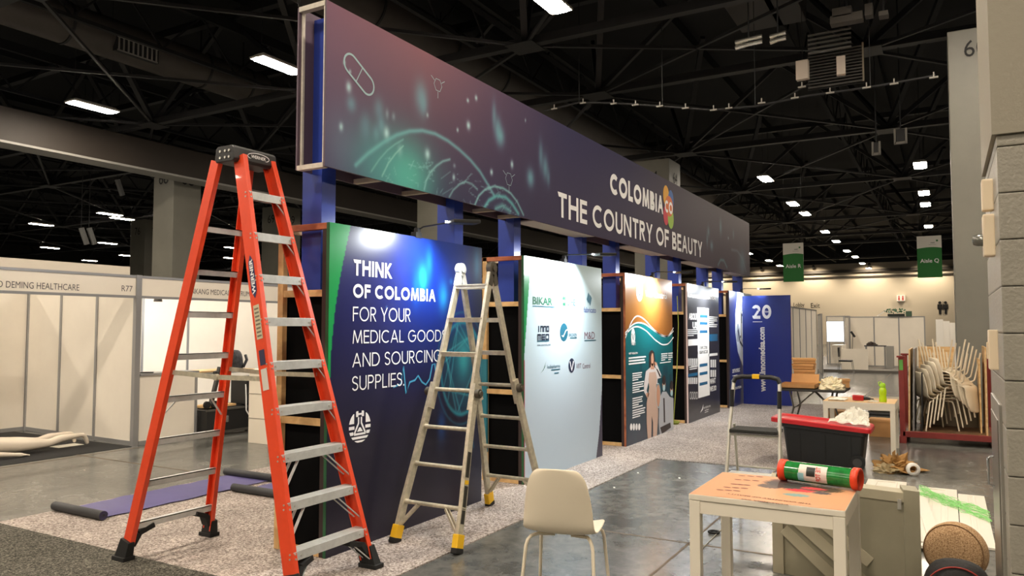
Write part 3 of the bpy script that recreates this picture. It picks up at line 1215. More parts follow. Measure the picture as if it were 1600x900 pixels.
patch(mb, pls(2, [(1014, 582), (1024, 581), (1026, 590), (1025, 604), (1028, 622), (1028, 650), (1026, 680), (1025, 688), (1020, 689), (1020, 660), (1018, 650), (1017, 690), (1012, 691), (1010, 660), (1010, 630), (1014, 606), (1013, 592)]), INKY * 1.6)
mb.build('printed_bodysuit', SUIT_P, mods[2], recalc=False)
mb = MB()
q = pl(2, 1019, 562)
patch(mb, ell(q[0], q[1], .06, .1), INKY * 1.6)
patch(mb, pls(2, [(1017, 568), (1021, 568), (1022, 577), (1016, 577)]), INKY * 1.6)
patch(mb, pls(2, [(1009, 614), (1014, 614), (1013, 620), (1010, 621)]), INKY * 1.6)
patch(mb, pls(2, [(1022, 565), (1026, 567), (1025, 572), (1023, 570)]), INKY * 1.8)
for px, py in ((1037, 600), (1049, 608)):
    q = pl(2, px, py)
    patch(mb, ell(q[0], q[1], .07, .1), INKY * 1.6)
q = pl(2, 1028, 618)
patch(mb, ell(q[0], q[1], .09, .17), INKY * 2.2)
mb.build('printed_skin', SKIN_P, mods[2], recalc=False)
mb = MB()
patch(mb, pls(2, [(1030, 622), (1035, 612), (1041, 612), (1046, 620), (1052, 622), (1052, 676), (1043, 679), (1031, 684), (1029, 660)]), INKY * 1.1)
mb.build('printed_coats', COAT_P, mods[2], recalc=False)
mb = MB()
for px, py in ((1037, 594), (1049, 602)):
    q = pl(2, px, py)
    patch(mb, ell(q[0], q[1], .08, .075), INKY * 1.8)
patch(mb, pls(2, [(1036, 622), (1038, 622), (1039, 660), (1037, 660)]), INKY * 1.8)
patch(mb, pls(2, [(1031, 668), (1047, 660), (1048, 668), (1034, 678)]), INKY * 1.8)
mb.build('printed_hair', HAIR_P, mods[2], recalc=False)
mb = MB()
for px, py in ((1037, 606), (1049, 614)):
    q = pl(2, px, py)
    patch(mb, ell(q[0], q[1], .06, .05), INKY * 2.0)
q = pl(2, 1028, 618)
ribbon(mb, ell(q[0], q[1], .1, .185), .014, INKY * 2.4, closed=True)
mb.build('printed_mask', M('print_mask', (178, 206, 212), .5), mods[2], recalc=False)

# --- panel 4: dark grey sheet with columns
printed('printed_graphic', MW, MH, .06, lambda X, Z: grad(Z, [(0, (50, 50, 56)), (1.2, (46, 44, 48)), (2.41, (70, 70, 72))]), mods[3], mat=print_mat('gloss_print', .3, .5))
def R4(mb, x, y, x2, y2, yo=INKY):
    a, b_ = pl(3, x, y2), pl(3, x2, y)
    za = pl(3, (x + x2) / 2, y2)[1]
    zb = pl(3, (x + x2) / 2, y)[1]
    rect(mb, a[0], za, b_[0], zb, yo)
m = MB()
R4(m, 1091, 481, 1107, 620)
T3(m, 'NUTRIPHARMA', 1074, 459, 464, 1095, .04, 3)
T3(m, 'INNOVATION', 1096, 461, 466, 1118, .04, 3)
T3(m, 'ABOUT', 1076, 489, 499, 1090, .04, 3)
T3(m, 'US', 1082, 503, 513, 1090, .04, 3)
T3(m, 'WHAT', 1109, 592, 600, 1118, .04, 3)
T3(m, 'WE DO', 1109, 604, 612, 1119, .04, 3)
lines(m, 3, 1107, 496, 1121, 6, 3.0, .02)
lines(m, 3, 1074, 516, 1090, 4, 3.0, .014)
R4(m, 1075, 530, 1090, 540)
R4(m, 1107, 552, 1121, 556)
lines(m, 3, 1080, 573, 1090, 1, 3)
lines(m, 3, 1077, 575, 1090, 2, 3)
for k in range(5):
    R4(m, 1075.5 + k * 3, 560, 1077.2 + k * 3, 572)
    R4(m, 1075.5 + k * 3, 590, 1077.2 + k * 3, 600)
for k in range(3):
    R4(m, 1110 + k * 3.2, 562, 1112 + k * 3.2, 574)
    R4(m, 1110 + k * 3.2, 578, 1112 + k * 3.2, 589)
for k in range(4):
    a = pl(3, 1079 + k * 3.2, 618)
    ribbon(m, ell(a[0], a[1], .05, .06, 12), .014, INKY, closed=True)
patch(m, pls(3, [(1094, 645), (1097, 638), (1099, 631), (1098, 640)]), INKY)
T3(m, 'nutripharma', 1099, 635, 639, 1110, 0, 3)
lines(m, 3, 1101, 642, 1107, 2, 3, .01)
m.build('lettering', INKW, mods[3], recalc=False)
m = MB()
for y_ in (492, 503, 516, 568, 581, 597):
    R4(m, 1093, y_, 1105, y_ + 4.5, INKY * 1.6)
T3(m, 'OUR CORE', 1093, 541, 546, 1105, .03, 3)
T3(m, 'SERVICES', 1093, 548, 553, 1106, .03, 3)
R4(m, 1108, 522, 1121, 533)
R4(m, 1075, 583, 1090, 588)
m.build('lettering', M('ink_steel_blue', (22, 96, 140), .5), mods[3], recalc=False, label='blue bars and words')

# --- panel 5: blue with a white crescent and scope
cr = pls(4, [(1152, 463), (1149, 490), (1149, 520), (1153, 550), (1160, 570), (1168, 584), (1176, 592)])
def art5(X, Z):
    c = grad(Z, [(0, (40, 46, 96)), (1.2, (34, 44, 110)), (2.41, (52, 66, 128))])
    xl = np.interp(Z, [p[1] for p in cr[::-1]], [p[0] for p in cr[::-1]])
    t = grad(Z, [(.7, (190, 198, 210)), (1.8, (226, 232, 238)), (2.41, (216, 228, 236))])
    return np.where(((X > xl) & (Z > cr[-1][1]))[..., None], t, c)
printed('printed_graphic', MW, MH, .02, art5, mods[4], mat=print_mat('gloss_print', .3, .5))
m = MB()
a, b_ = pl(4, 1158, 505), pl(4, 1173, 473)
inno(m, a[0], a[1], b_[0] - a[0], b_[1] - a[1])
ribbon(m, pls(4, [(1153, 515), (1156, 534), (1163, 545), (1176, 562)]), [.1, .06, .05, .05], INKY)
for k in range(5):
    a = pl(4, 1156 + k * 4, 528 + k * 5.4)
    rect(m, a[0], a[1], a[0] + .1, a[1] + .05, INKY)
m.build('lettering', M('logo_navy', (22, 34, 60), .5), mods[4], recalc=False, label='dark block logo and instrument outline')
m = MB()
T3(m, 'ORTHOPEDIC', 1144, 577, 583, 1156, .03, 4)
T3(m, 'INNOVATION', 1144, 606, 610, 1158, .03, 4)
lines(m, 4, 1144, 588, 1152, 1, 3)
a, b_ = pl(4, 1167, 628), pl(4, 1175, 601)
w_ = stroke_w('20', b_[1] - a[1], .2)
stroke_text(m, '20', a[0], a[1], b_[1] - a[1], .2, (b_[0] - a[0]) / w_, y=INKY)
m.build('lettering', INKW, mods[4], recalc=False)
m = MB()
a = pl(4, 1153, 520)
patch(m, ell(a[0], a[1], .14, .2), INKY * .8)
m.build('printed_lens', M('print_silver', (150, 156, 166), .4), mods[4], recalc=False)

# --- the blue wing at the far end, facing the aisle
XW = 16.77
wg = thing('exhibit_wall', 'plain blue end panel with a white 20 YEARS mark and vertical web address', 'display panel', (XW, 2.84, 0), group='graphic wall panels of the booth')
MB().box(XW + .003, 2.84, 0, XW + .05, 3.84, 2.34).build('board', M('end_edge', (120, 84, 70), .6), wg, w=True)
TW = Matrix.Translation((0, 1.0, 0)) @ Matrix.Rotation(R(-90), 4, 'Z')
printed('printed_graphic', 1.0, 2.34, .05, lambda X, Z: grad(Z, [(0, (38, 56, 150)), (1.4, (36, 52, 142)), (2.34, (44, 60, 132))]), wg, T=TW, mat=print_mat('gloss_print', .3, .5))
m = MB()
w_ = stroke_w('20', .3, .24)
stroke_text(m, '20', .21, 1.84, .3, .24, .4 / w_, y=INKY, T=TW)
text(m, 'YEARS', .52, 1.975, .035, INKY, bold=.03, align='c', T=TW)
rect(m, .22, 1.77, .42, 1.785, INKY, TW)
text(m, 'www.innomedsa.com', .46, .28, .125, INKY, bold=.04, width=1.38, T=TW, rot=R(90))
m.build('lettering', INKW, wg, recalc=False)

# --- posts
px_ = []
for X0 in MX:
    px_ += [X0 + .10, X0 + 1.872]
for k, X in enumerate(px_):
    t = thing('support_post', 'blue support post, number %s of ten counted from the left end of the fascia' % ['one', 'two', 'three', 'four', 'five', 'six', 'seven', 'eight', 'nine', 'ten'][k],
              'post', (X, 4.05, .008), group='blue posts carrying the fascia')
    MB().box(0, 0, 0, .15, .2, 4.0).build('shaft', BLUE, t, bevel=.002)
    MB().box(-.002, -.01, 0, .152, .21, .02).build('base_plate', STEEL_D, t)

# --- fascia
FX0, FX1, FZ0, FZ1 = 4.02, 17.72, 2.82, 4.05
fa = thing('fascia', 'long overhead dark fascia reading COLOMBIA THE COUNTRY OF BEAUTY', 'banner', (FX0, YP, FZ0))
FL, FH = FX1 - FX0, FZ1 - FZ0
def pf(x, y):
    p = onY(x, y, YP)
    return (p.x - FX0, p.z - FZ0)
def pfs(pts):
    return [pf(x, y) for x, y in pts]
TEAL = (96, 178, 172)
def artf(X, Z):
    h = Z / FH
    top = grad(X, [(0, (118, 82, 100)), (1.2, (124, 76, 88)), (2.4, (84, 60, 86)), (4, (50, 46, 84)), (6, (46, 43, 74)), (8, (54, 44, 62)), (11, (66, 52, 64)), (13.7, (100, 84, 92))])
    bot = grad(X, [(0, (72, 62, 92)), (1.2, (52, 52, 80)), (2.4, (50, 46, 76)), (4, (50, 43, 70)), (6, (52, 44, 68)), (8, (60, 48, 64)), (11, (68, 56, 68)), (13.7, (90, 82, 92))])
    c = top * h[..., None] + bot * (1 - h[..., None])
    g = pf(640, 285)
    c = mix(c, (84, 178, 160), .95 * blob(X, Z, (g[0] - .05, g[1] + .05), .42, .34))
    g = pf(585, 265)
    c = mix(c, (80, 160, 160), .55 * blob(X, Z, (g[0], g[1] + .05), .35, .3))
    g = pf(530, 225)
    c = mix(c, (110, 130, 150), .35 * blob(X, Z, g, .2, .3))
    for px, py, rx, rz, a in ((538, 98, .012, .018, .9), (547, 112, .012, .016, .8), (545, 136, .028, .04, .9), (549, 162, .05, .06, .6), (592, 170, .06, .09, .45),
                              (658, 152, .09, .14, .65), (662, 165, .05, .09, .5), (596, 196, .04, .07, .6), (604, 208, .035, .05, .95), (588, 208, .04, .06, .5), (533, 198, .02, .03, .9),
                              (571, 197, .06, .1, .4), (668, 241, .035, .045, .95), (668, 180, .015, .02, .7), (731, 157, .02, .02, .95), (744, 153, .022, .026, .95), (732, 196, .032, .04, .95),
                              (715, 203, .016, .02, .9), (782, 213, .08, .1, .85), (778, 200, .06, .12, .7), (772, 180, .04, .14, .6), (829, 278, .08, .1, .85), (821, 188, .012, .02, .9),
                              (852, 262, .07, .14, .7), (845, 242, .05, .16, .6), (857, 278, .04, .1, .5), (800, 257, .028, .04, .95), (768, 269, .025, .03, .95), (709, 277, .02, .03, .9), (710, 259, .02, .02, .5),
                              (1107, 362, .07, .1, .5), (1105, 375, .05, .12, .5), (1126, 355, .08, .16, .5), (1112, 384, .09, .09, .6), (1138, 372, .03, .03, .7), (1146, 366, .05, .1, .4), (1160, 410, .3, .25, .5),
                              (615, 182, .02, .03, .4), (605, 178, .02, .04, .4), (625, 235, .03, .05, .4)):
        c = mix(c, (176, 216, 220) if rx < .04 else (112, 168, 180), a * blob(X, Z, pf(px, py), rx, rz))
    def arc(pts, w_, col_, a):
        nonlocal c
        P_ = pfs(pts)
        x0_, x1_ = min(p[0] for p in P_) - .1, max(p[0] for p in P_) + .1
        i0, i1 = int(max(0, x0_ / FL * X.shape[1])), int(min(X.shape[1], x1_ / FL * X.shape[1] + 1))
        sl = (slice(None), slice(i0, i1))
        d = dline(X[sl], Z[sl], P_)
        c[sl] = mix(c[sl], col_, a * np.exp(-(d / (w_ * .62)) ** 2))
    arc([(556, 258), (575, 240), (600, 222), (620, 211), (640, 205), (660, 204), (680, 209), (700, 220), (718, 234), (735, 250), (750, 268), (762, 288), (772, 305)], .03, (112, 180, 184), .75)
    arc([(580, 268), (592, 250), (605, 235), (618, 225), (630, 218)], .012, (130, 190, 186), .6)
    arc([(597, 275), (607, 255), (618, 240), (630, 228)], .012, (150, 205, 196), .7)
    arc([(663, 296), (666, 282), (672, 270), (682, 259), (692, 252), (703, 249)], .018, (130, 182, 184), .8)
    arc([(702, 308), (708, 297), (718, 288), (728, 284), (738, 288), (746, 296)], .016, (130, 182, 184), .75)
    arc([(742, 320), (748, 306), (758, 296), (772, 291), (786, 294), (798, 302), (808, 315), (818, 336)], .02, (130, 190, 190), .85)
    arc([(757, 324), (764, 313), (776, 306), (790, 308), (800, 318), (810, 334)], .035, (96, 178, 178), .85)
    arc([(775, 326), (785, 321), (797, 330)], .05, (110, 190, 186), .6)
    arc([(1122, 414), (1126, 406), (1131, 407), (1136, 418)], .05, (104, 160, 166), .6)
    arc([(1143, 390), (1152, 392), (1160, 404), (1166, 425)], .05, (130, 150, 160), .4)
    r2 = random.Random(3)
    for k in range(60):
        x_, y_ = r2.uniform(600, 812), 0
        p0 = (x_, 262 + (x_ - 610) * .33 + r2.uniform(-26, 16))
        p1 = (p0[0] + r2.uniform(-18, 18), p0[1] + r2.uniform(-16, 14))
        arc([p0, p1], .007, (140, 196, 196), .45)
    return c
printed('printed_graphic', FL, FH, .0115, artf, fa, mat=print_mat('satin_print', .5, .25))
b_ = MB()
b_.box(.004, .004, 0, FL, .02, FH)
b_.box(.004, .28, 0, FL, .296, FH)
b_.build('skin_panel', M('fascia_skin', (96, 78, 92), .5), fa)
b_ = MB()
b_.box(.006, .02, 0, .03, .032, FH)
b_.box(.03, .262, 0, .05, .28, FH)
b_.box(.0, .02, -.005, .05, .28, .03)
b_.box(.0, .02, FH - .035, .05, .28, FH + .002)
b_.build('end_frame', M('raw_timber_frame', (214, 206, 192), .6, noise=(9, .2)), fa, label='pale timber end frame')
for k in range(1, 14):
    MB().box(k * FL / 14, .02, FH - .04, k * FL / 14 + .04, .28, FH).build('cross_batten', PINE, fa)
for xb in (.62, 1.25, 2.4, 2.9):
    MB().box(xb, .02, 0, xb + .05, .28, .035).build('cross_batten', M('pale_batten', (190, 180, 160), .6), fa)
for k in (1, 2, 3, 4):
    x0 = MX[k] + .26 - FX0
    MB().box(x0, .02, .0, x0 + 1.66, .28, .012).build('soffit_board', M('soffit_white', (216, 212, 204), .6), fa)
m = MB()
def stencil(s, tl, bl, br, wt):
    a = pf(*bl)
    h = pf(*tl)[1] - a[1]
    w_ = stroke_w(s, h, wt)
    stroke_text(m, s, a[0], a[1], h, wt, (pf(*br)[0] - a[0]) / w_, y=INKY * 1.5)
stencil('COLOMBIA', (953, 269), (953, 302), (1036, 330), .27)
stencil('THE COUNTRY OF BEAUTY', (871, 299), (871, 338), (1097, 402), .2)
m.build('lettering', INKW, fa, recalc=False)
q = pf(1044.5, 324)
for nm, rgb, dx, dz, rx, rz in (('yellow', (226, 166, 44), -.12, .17, .15, .17), ('blue', (52, 100, 170), .12, .14, .14, .16), ('red', (206, 50, 72), -.14, -.15, .13, .16),
                               ('green', (150, 186, 66), .1, -.17, .15, .17), ('orange', (214, 110, 50), 0.02, .02, .2, .17)):
    mb = MB()
    patch(mb, ell(q[0] + dx, q[1] + dz, rx, rz), INKY * (1 + .25 * ['yellow', 'blue', 'red', 'green', 'orange'].index(nm)))
    mb.build('emblem', M('emblem_' + nm, rgb, .5), fa, recalc=False, label=nm + ' lobe of the round emblem')
mb = MB()
w_ = stroke_w('CO', .2, .26)
stroke_text(mb, 'CO', q[0] - .2, q[1] - .1, .2, .26, .4 / w_, y=INKY * 2.6)
mb.build('emblem_letters', INKW, fa, recalc=False)
# capsule drawing and molecule
m = MB()
pA, pB = pf(548, 100), pf(574, 133)
ang = math.atan2(pB[1] - pA[1], pB[0] - pA[0])
rr = .075
cap_ = [(pA[0] + rr * math.cos(ang + R(90 + 180 * k / 12)), pA[1] + rr * math.sin(ang + R(90 + 180 * k / 12))) for k in range(13)]
cap_ += [(pB[0] + rr * math.cos(ang + R(-90 + 180 * k / 12)), pB[1] + rr * math.sin(ang + R(-90 + 180 * k / 12))) for k in range(13)]
ribbon(m, cap_, .016, INKY, closed=True)
mid = ((pA[0] + pB[0]) / 2, (pA[1] + pB[1]) / 2)
ribbon(m, [(mid[0] - rr * math.sin(ang), mid[1] + rr * math.cos(ang)), (mid[0] + rr * math.sin(ang), mid[1] - rr * math.cos(ang))], .008, INKY)
for cx2, cy2, s_ in ((684, 133, .06), (795, 280, .07)):
    q2 = pf(cx2, cy2)
    ribbon(m, ell(q2[0], q2[1], s_, s_, 6), .006, INKY, closed=True)
    for a_ in (30, 150, 270):
        ribbon(m, [(q2[0] + s_ * math.cos(R(a_)), q2[1] + s_ * math.sin(R(a_))), (q2[0] + 2 * s_ * math.cos(R(a_)), q2[1] + 2 * s_ * math.sin(R(a_)))], .006, INKY)
m.build('line_drawing', M('pale_teal_ink', (150, 180, 186), .5), fa, recalc=False)

# --- arm spotlights clipped to the panel tops
LAMPF = M('lamp_lens', (255, 255, 255), .4, emit=6)
def arm_light(px, py, hx, hy, ahead, label, watt=ARM_W):
    b0 = onY(px, py, YP)
    b0 = Vector((b0.x, YP + .02, MH))
    h0 = onY(hx, hy, YP - ahead)
    t = thing('arm_spotlight', label, 'lamp', tuple(b0), group='arm spotlights over the panels')
    m = MB()
    m.box(b0.x - .05, b0.y - .025, b0.z - .0, b0.x + .03, b0.y + .03, b0.z + .05)
    m.box(b0.x - .02, b0.y - .02, b0.z + .04, b0.x + .02, b0.y + .02, b0.z + .09)
    m.build('clamp', BLKP, t, w=True)
    MB().tube([b0 + Vector((0, 0, .07)), b0 + Vector((.02, -.05, .1)), h0], .007, 8).build('arm', BLKP, t, w=True)
    d = (h0 - b0).normalized()
    hd = MB()
    e = Vector((0.0, -1, .1)).normalized()
    hd.bar(h0 - Vector((.07, -.0, .01)), h0 + Vector((.14, -.12, .0)), .13, .03)
    ho = hd.build('lamp_head', BLKP, t, w=True, bevel=.006)
    MB().bar(h0 + Vector((-.05, .068, -.004)), h0 + Vector((.1, .0, -.004)), .006, .016, side=(0, 1, 0)).build('lens', LAMPF, ho, w=True)
    ld = bpy.data.lights.new('arm_lamp', 'AREA')
    ld.shape = 'RECTANGLE'
    ld.size, ld.size_y = .12, .2
    ld.energy = watt
    ld.color = (.92, .97, 1.0)
    ld.spread = R(140)
    lo = bpy.data.objects.new('arm_lamp', ld)
    col.objects.link(lo)
    lo.parent = t
    pos = h0 + Vector((.03, 0, -.045))
    lo.location = pos - b0
    aim = Vector((pos.x - .25, YP, 1.75)) - pos
    lo.rotation_euler = aim.to_track_quat('-Z', 'Y').to_euler()
arm_light(655, 362, 712, 346, .42, 'black arm spotlight clipped on top of the navy panel', 7.0)
arm_light(884, 410, 936, 397, .42, 'black arm spotlight clipped on top of the white logo panel', 19.0)
arm_light(1022, 432, 1061, 425, .42, 'black arm spotlight clipped on top of the gold and teal panel')
arm_light(1100, 446, 1135, 440, .42, 'black arm spotlight clipped on top of the dark grey panel')
arm_light(1160, 458, 1190, 451, .45, 'black arm spotlight above the corner of the two blue panels')

# ------------------------------------------------------------------ orange-red step ladder
RED = M('red_fibreglass', (232, 74, 36), .42, noise=(8, .06), coat=.2)
LX = lambda z: 3.74 - .08 * z / 2.87
HWF = lambda z: .36 - .078 * z
HWR = lambda z: .36 - .075 * z
LXR = lambda z, f=LX: f(z) - .028
YF = lambda z: 3.47 + (4.20 - 3.47) * z / 2.87
YR = lambda z: 5.10 - (5.10 - 4.36) * z / 2.87
lad = thing('step_ladder', 'tall red step ladder with aluminium steps and black cap, nearest the camera', 'ladder', (3.74, 4.28, 0))
def rail_red(fy, hw, s, zt, web, LX=LX):
    p = Vector((LX(.06) + s * hw(.06), fy(.06), .06))
    q = Vector((LX(zt) + s * hw(zt), fy(zt), zt))
    m = MB()
    d = (q - p).normalized()
    xv = Vector((1, 0, 0))
    xv = (xv - d * xv.dot(d)).normalized()
    yv = d.cross(xv)
    m.bar(p, q, .009, web, side=xv)
    for k in (-1, 1):
        o = yv * (k * (web / 2 - .0045)) - xv * (s * .016)
        m.bar(p + o, q + o, .034, .009, side=xv)
    return m.build('rail', RED, lad, w=True, bevel=.002)
rails = [rail_red(YF, HWF, s, 2.82, .1) for s in (-1, 1)] + [rail_red(YR, HWR, s, 2.8, .082, LXR) for s in (-1, 1)]
for k in range(9):
    z = .27 + .2875 * k
    hw = HWF(z) - .004
    cx, cy = LX(z), YF(z)
    m = MB()
    m.box(cx - hw, cy - .05, z - .008, cx + hw, cy + .045, z)
    m.box(cx - hw, cy - .053, z - .055, cx + hw, cy - .047, z)
    m.box(cx - hw, cy + .04, z - .045, cx + hw, cy + .045, z)
    for j in range(6):
        yy = cy - .04 + j * .015
        m.box(cx - hw, yy, z, cx + hw, yy + .006, z + .002)
    st = m.build('step', ALU, lad, w=True, bevel=.001)
    rv = MB()
    for s in (-1, 1):
        rv.cyl((cx + s * hw * .8, cy - .053, z - .028), (cx + s * hw * .8, cy - .057, z - .028), .006, n=8)
    rv.build('rivet', SCREW, st, w=True)
    dz, dx = (.17, .17) if k < 3 else (.085, .05)
    for s in (-1, 1):
        for yy in ((-.03, .03) if k < 3 else (-.03,)):
            zb_ = z - .05 - dz
            MB().bar((cx + s * (hw - dx), cy + yy, z - .045), (LX(zb_) + s * (HWF(zb_) - .012), YF(zb_) + yy, zb_), .018, .006).build('brace', ALU, st, w=True)
    rv = MB()
    for s in (-1, 1):
        for (dy, dz_) in ((-.052, -.012), (-.052, -.04)):
            for side in (0,):
                x_ = LX(z) + s * (HWF(z) + .004)
                rv.cyl((x_ - .004 * s, cy - .035 + side, z + dz_), (x_ + .006 * s, cy - .035, z + dz_), .006, n=8)
                rv.cyl((x_ - s * .02, YF(z + dz_) - .049, z + dz_), (x_ - s * .02, YF(z + dz_) - .056, z + dz_), .006, n=8)
    rv.build('rivet', SCREW, st, w=True)
for k in range(8):
    z = .235 + .3 * k
    hw = HWR(z) - .004
    cx, cy = LXR(z), YR(z)
    m = MB()
    m.box(cx - hw, cy - .022, z - .022, cx + hw, cy - .016, z + .022)
    m.box(cx - hw, cy - .022, z + .016, cx + hw, cy + .022, z + .022)
    m.box(cx - hw, cy + .016, z - .012, cx + hw, cy + .022, z + .022)
    rb = m.build('rear_bar', ALU, lad, w=True)
    if k == 3:
        for s in (-1, 1):
            zb_ = z - .16
            MB().bar((cx + s * (hw - .13), cy, z - .01), (LXR(zb_) + s * (HWR(zb_) - .01), YR(zb_), zb_), .016, .006).build('brace', ALU, rb, w=True)
for s in (-1, 1):
    z = 1.31
    a = Vector((LX(z) + s * (HWF(z) - .02), YF(z) + .04, z))
    b = Vector((LXR(z) + s * (HWR(z) - .02), YR(z) - .04, z + .02))
    mid = (a + b) / 2 - Vector((0, 0, .012))
    m = MB()
    m.bar(a, mid, .006, .032, side=(1, 0, 0))
    m.bar(mid, b, .006, .032, side=(1, 0, 0))
    m.cyl(mid - Vector((.012, 0, 0)), mid + Vector((.012, 0, 0)), .022, n=12)
    m.build('spreader', ALU_W, lad, w=True)
for fy, hw, web, fx_ in ((YF, HWF, .115, LX), (YR, HWR, .1, LXR)):
    for s in (-1, 1):
        p = Vector((fx_(0) + s * hw(0), fy(0), .003))
        q = Vector((fx_(.14) + s * hw(.14), fy(.14), .14))
        m = MB()
        m.bar(p, q, .07, web + .02, side=(1, 0, 0), w2=.05, h2=web)
        m.box(p.x - .045, p.y - web / 2 - .02, .0, p.x + .045, p.y + web / 2 + .02, .03)
        m.build('foot', RUBBER, lad, w=True, bevel=.005)
        z2 = .235 if fy is YR else .215
        m = MB()
        A = Vector((fx_(.1) + s * (hw(.1) - .03), fy(.1), .10))
        B = Vector((fx_(z2) + s * (hw(z2) - .17), fy(z2), z2 - .015))
        Mid = (A + B) / 2 + Vector((s * .035, 0, .02))
        m.bar(A, Mid, web * .75, .04, side=(0, 1, 0))
        m.bar(Mid, B, web * .75, .035, side=(0, 1, 0))
        m.build('knee_brace', RUBBER, lad, w=True, bevel=.004)
# cap
m = MB()
cx = LX(2.87)
ycap = 4.27
pr = [(-.085, 2.78), (.085, 2.78), (.1, 2.80), (.088, 2.875), (.07, 2.893), (-.07, 2.893), (-.088, 2.875), (-.1, 2.80)]
T = Matrix.Translation((cx, ycap, 0)) @ Matrix.Rotation(R(90), 4, 'Z')
m.prism(pr, -.19, .19, T=T)
cap_o = m.build('top_cap', M('cap_black', (40, 40, 40), .55, noise=(10, .3)), lad, w=True, bevel=.008)
m = MB()
for dy in (-.05, -.01, .04):
    for dz in (.03, .075):
        m.cyl((cx - .188, ycap + dy, 2.78 + dz), (cx - .196, ycap + dy, 2.78 + dz), .009, n=8)
m.build('rivet', SCREW, cap_o, w=True)
TF = Matrix.Translation((cx + .02, ycap - .0965, 2.838)) @ Matrix.Rotation(R(9), 4, 'X')
m = MB()
ribbon(m, ell(0, 0, .095, .026, 32), .005, -.003, closed=True, T=TF)
text(m, 'WERNER', 0, -.011, .022, -.003, bold=.02, width=.13, align='c', T=TF)
m.build('cap_badge', INKW, cap_o, w=True, recalc=False)
# stickers on the outside of the left front rail and on its front flange
def on_rail(z, off=.0062):
    p = Vector((LX(z) - HWF(z) - off, YF(z), z))
    return p
zb, zt_ = 1.45, 1.95
def rail_T(z):
    up = (Vector((LX(z + .1) - HWF(z + .1), YF(z + .1), z + .1)) - Vector((LX(z) - HWF(z), YF(z), z))).normalized()
    xv = Vector((0, -1, 0))
    xv = (xv - up * xv.dot(up)).normalized()      # across the web, towards the front
    nv = xv.cross(up)
    o = on_rail(z)
    if nv.x > 0:
        nv = -nv
    # local x -> across, local y -> into the rail, local z -> up
    return Matrix(((xv.x, -nv.x, up.x, o.x), (xv.y, -nv.y, up.y, o.y), (xv.z, -nv.z, up.z, o.z), (0, 0, 0, 1)))
def sticker(z, w_, h_, rgb, nm, shape='r'):
    m = MB()
    pts = [(-w_ / 2, -h_ / 2), (w_ / 2, -h_ / 2), (w_ / 2, h_ / 2), (-w_ / 2, h_ / 2)] if shape == 'r' else [(0, -h_ / 2), (w_ / 2, -h_ / 2 + .05), (w_ / 2, h_ / 2 - .05), (0, h_ / 2), (-w_ / 2, h_ / 2 - .05), (-w_ / 2, -h_ / 2 + .05)]
    m.add([(x, -.001, zz) for x, zz in pts], [tuple(range(len(pts)))], T=rail_T(z))
    return m.build('sticker', M(nm, rgb, .5), rails[0], w=True, recalc=False)
s1 = sticker(1.98, .05, .3, (42, 46, 92), 'sticker_blue', 'h')
m = MB()
text(m, 'WERNER', 0.014, -.12, .03, -.002, bold=.03, width=.24, T=rail_T(1.98), rot=R(90))
m.build('lettering', INKW, s1, w=True, recalc=False)
s2 = sticker(1.68, .055, .23, (206, 196, 164), 'sticker_cream')
m = MB()
for k in range(8):
    m.add([(x, -.002, zz) for x, zz in ((-.02, -.1 + k * .026), (.02, -.1 + k * .026), (.02, -.088 + k * .026), (-.02, -.088 + k * .026))], [(0, 1, 2, 3)], T=rail_T(1.68))
m.build('small_print', M('print_grey', (120, 112, 96), .6), s2, w=True, recalc=False)
s3 = sticker(1.45, .05, .1, (52, 50, 78), 'sticker_dark')
s4 = sticker(1.31, .055, .14, (214, 206, 196), 'sticker_pale')

lad.location.z += .008
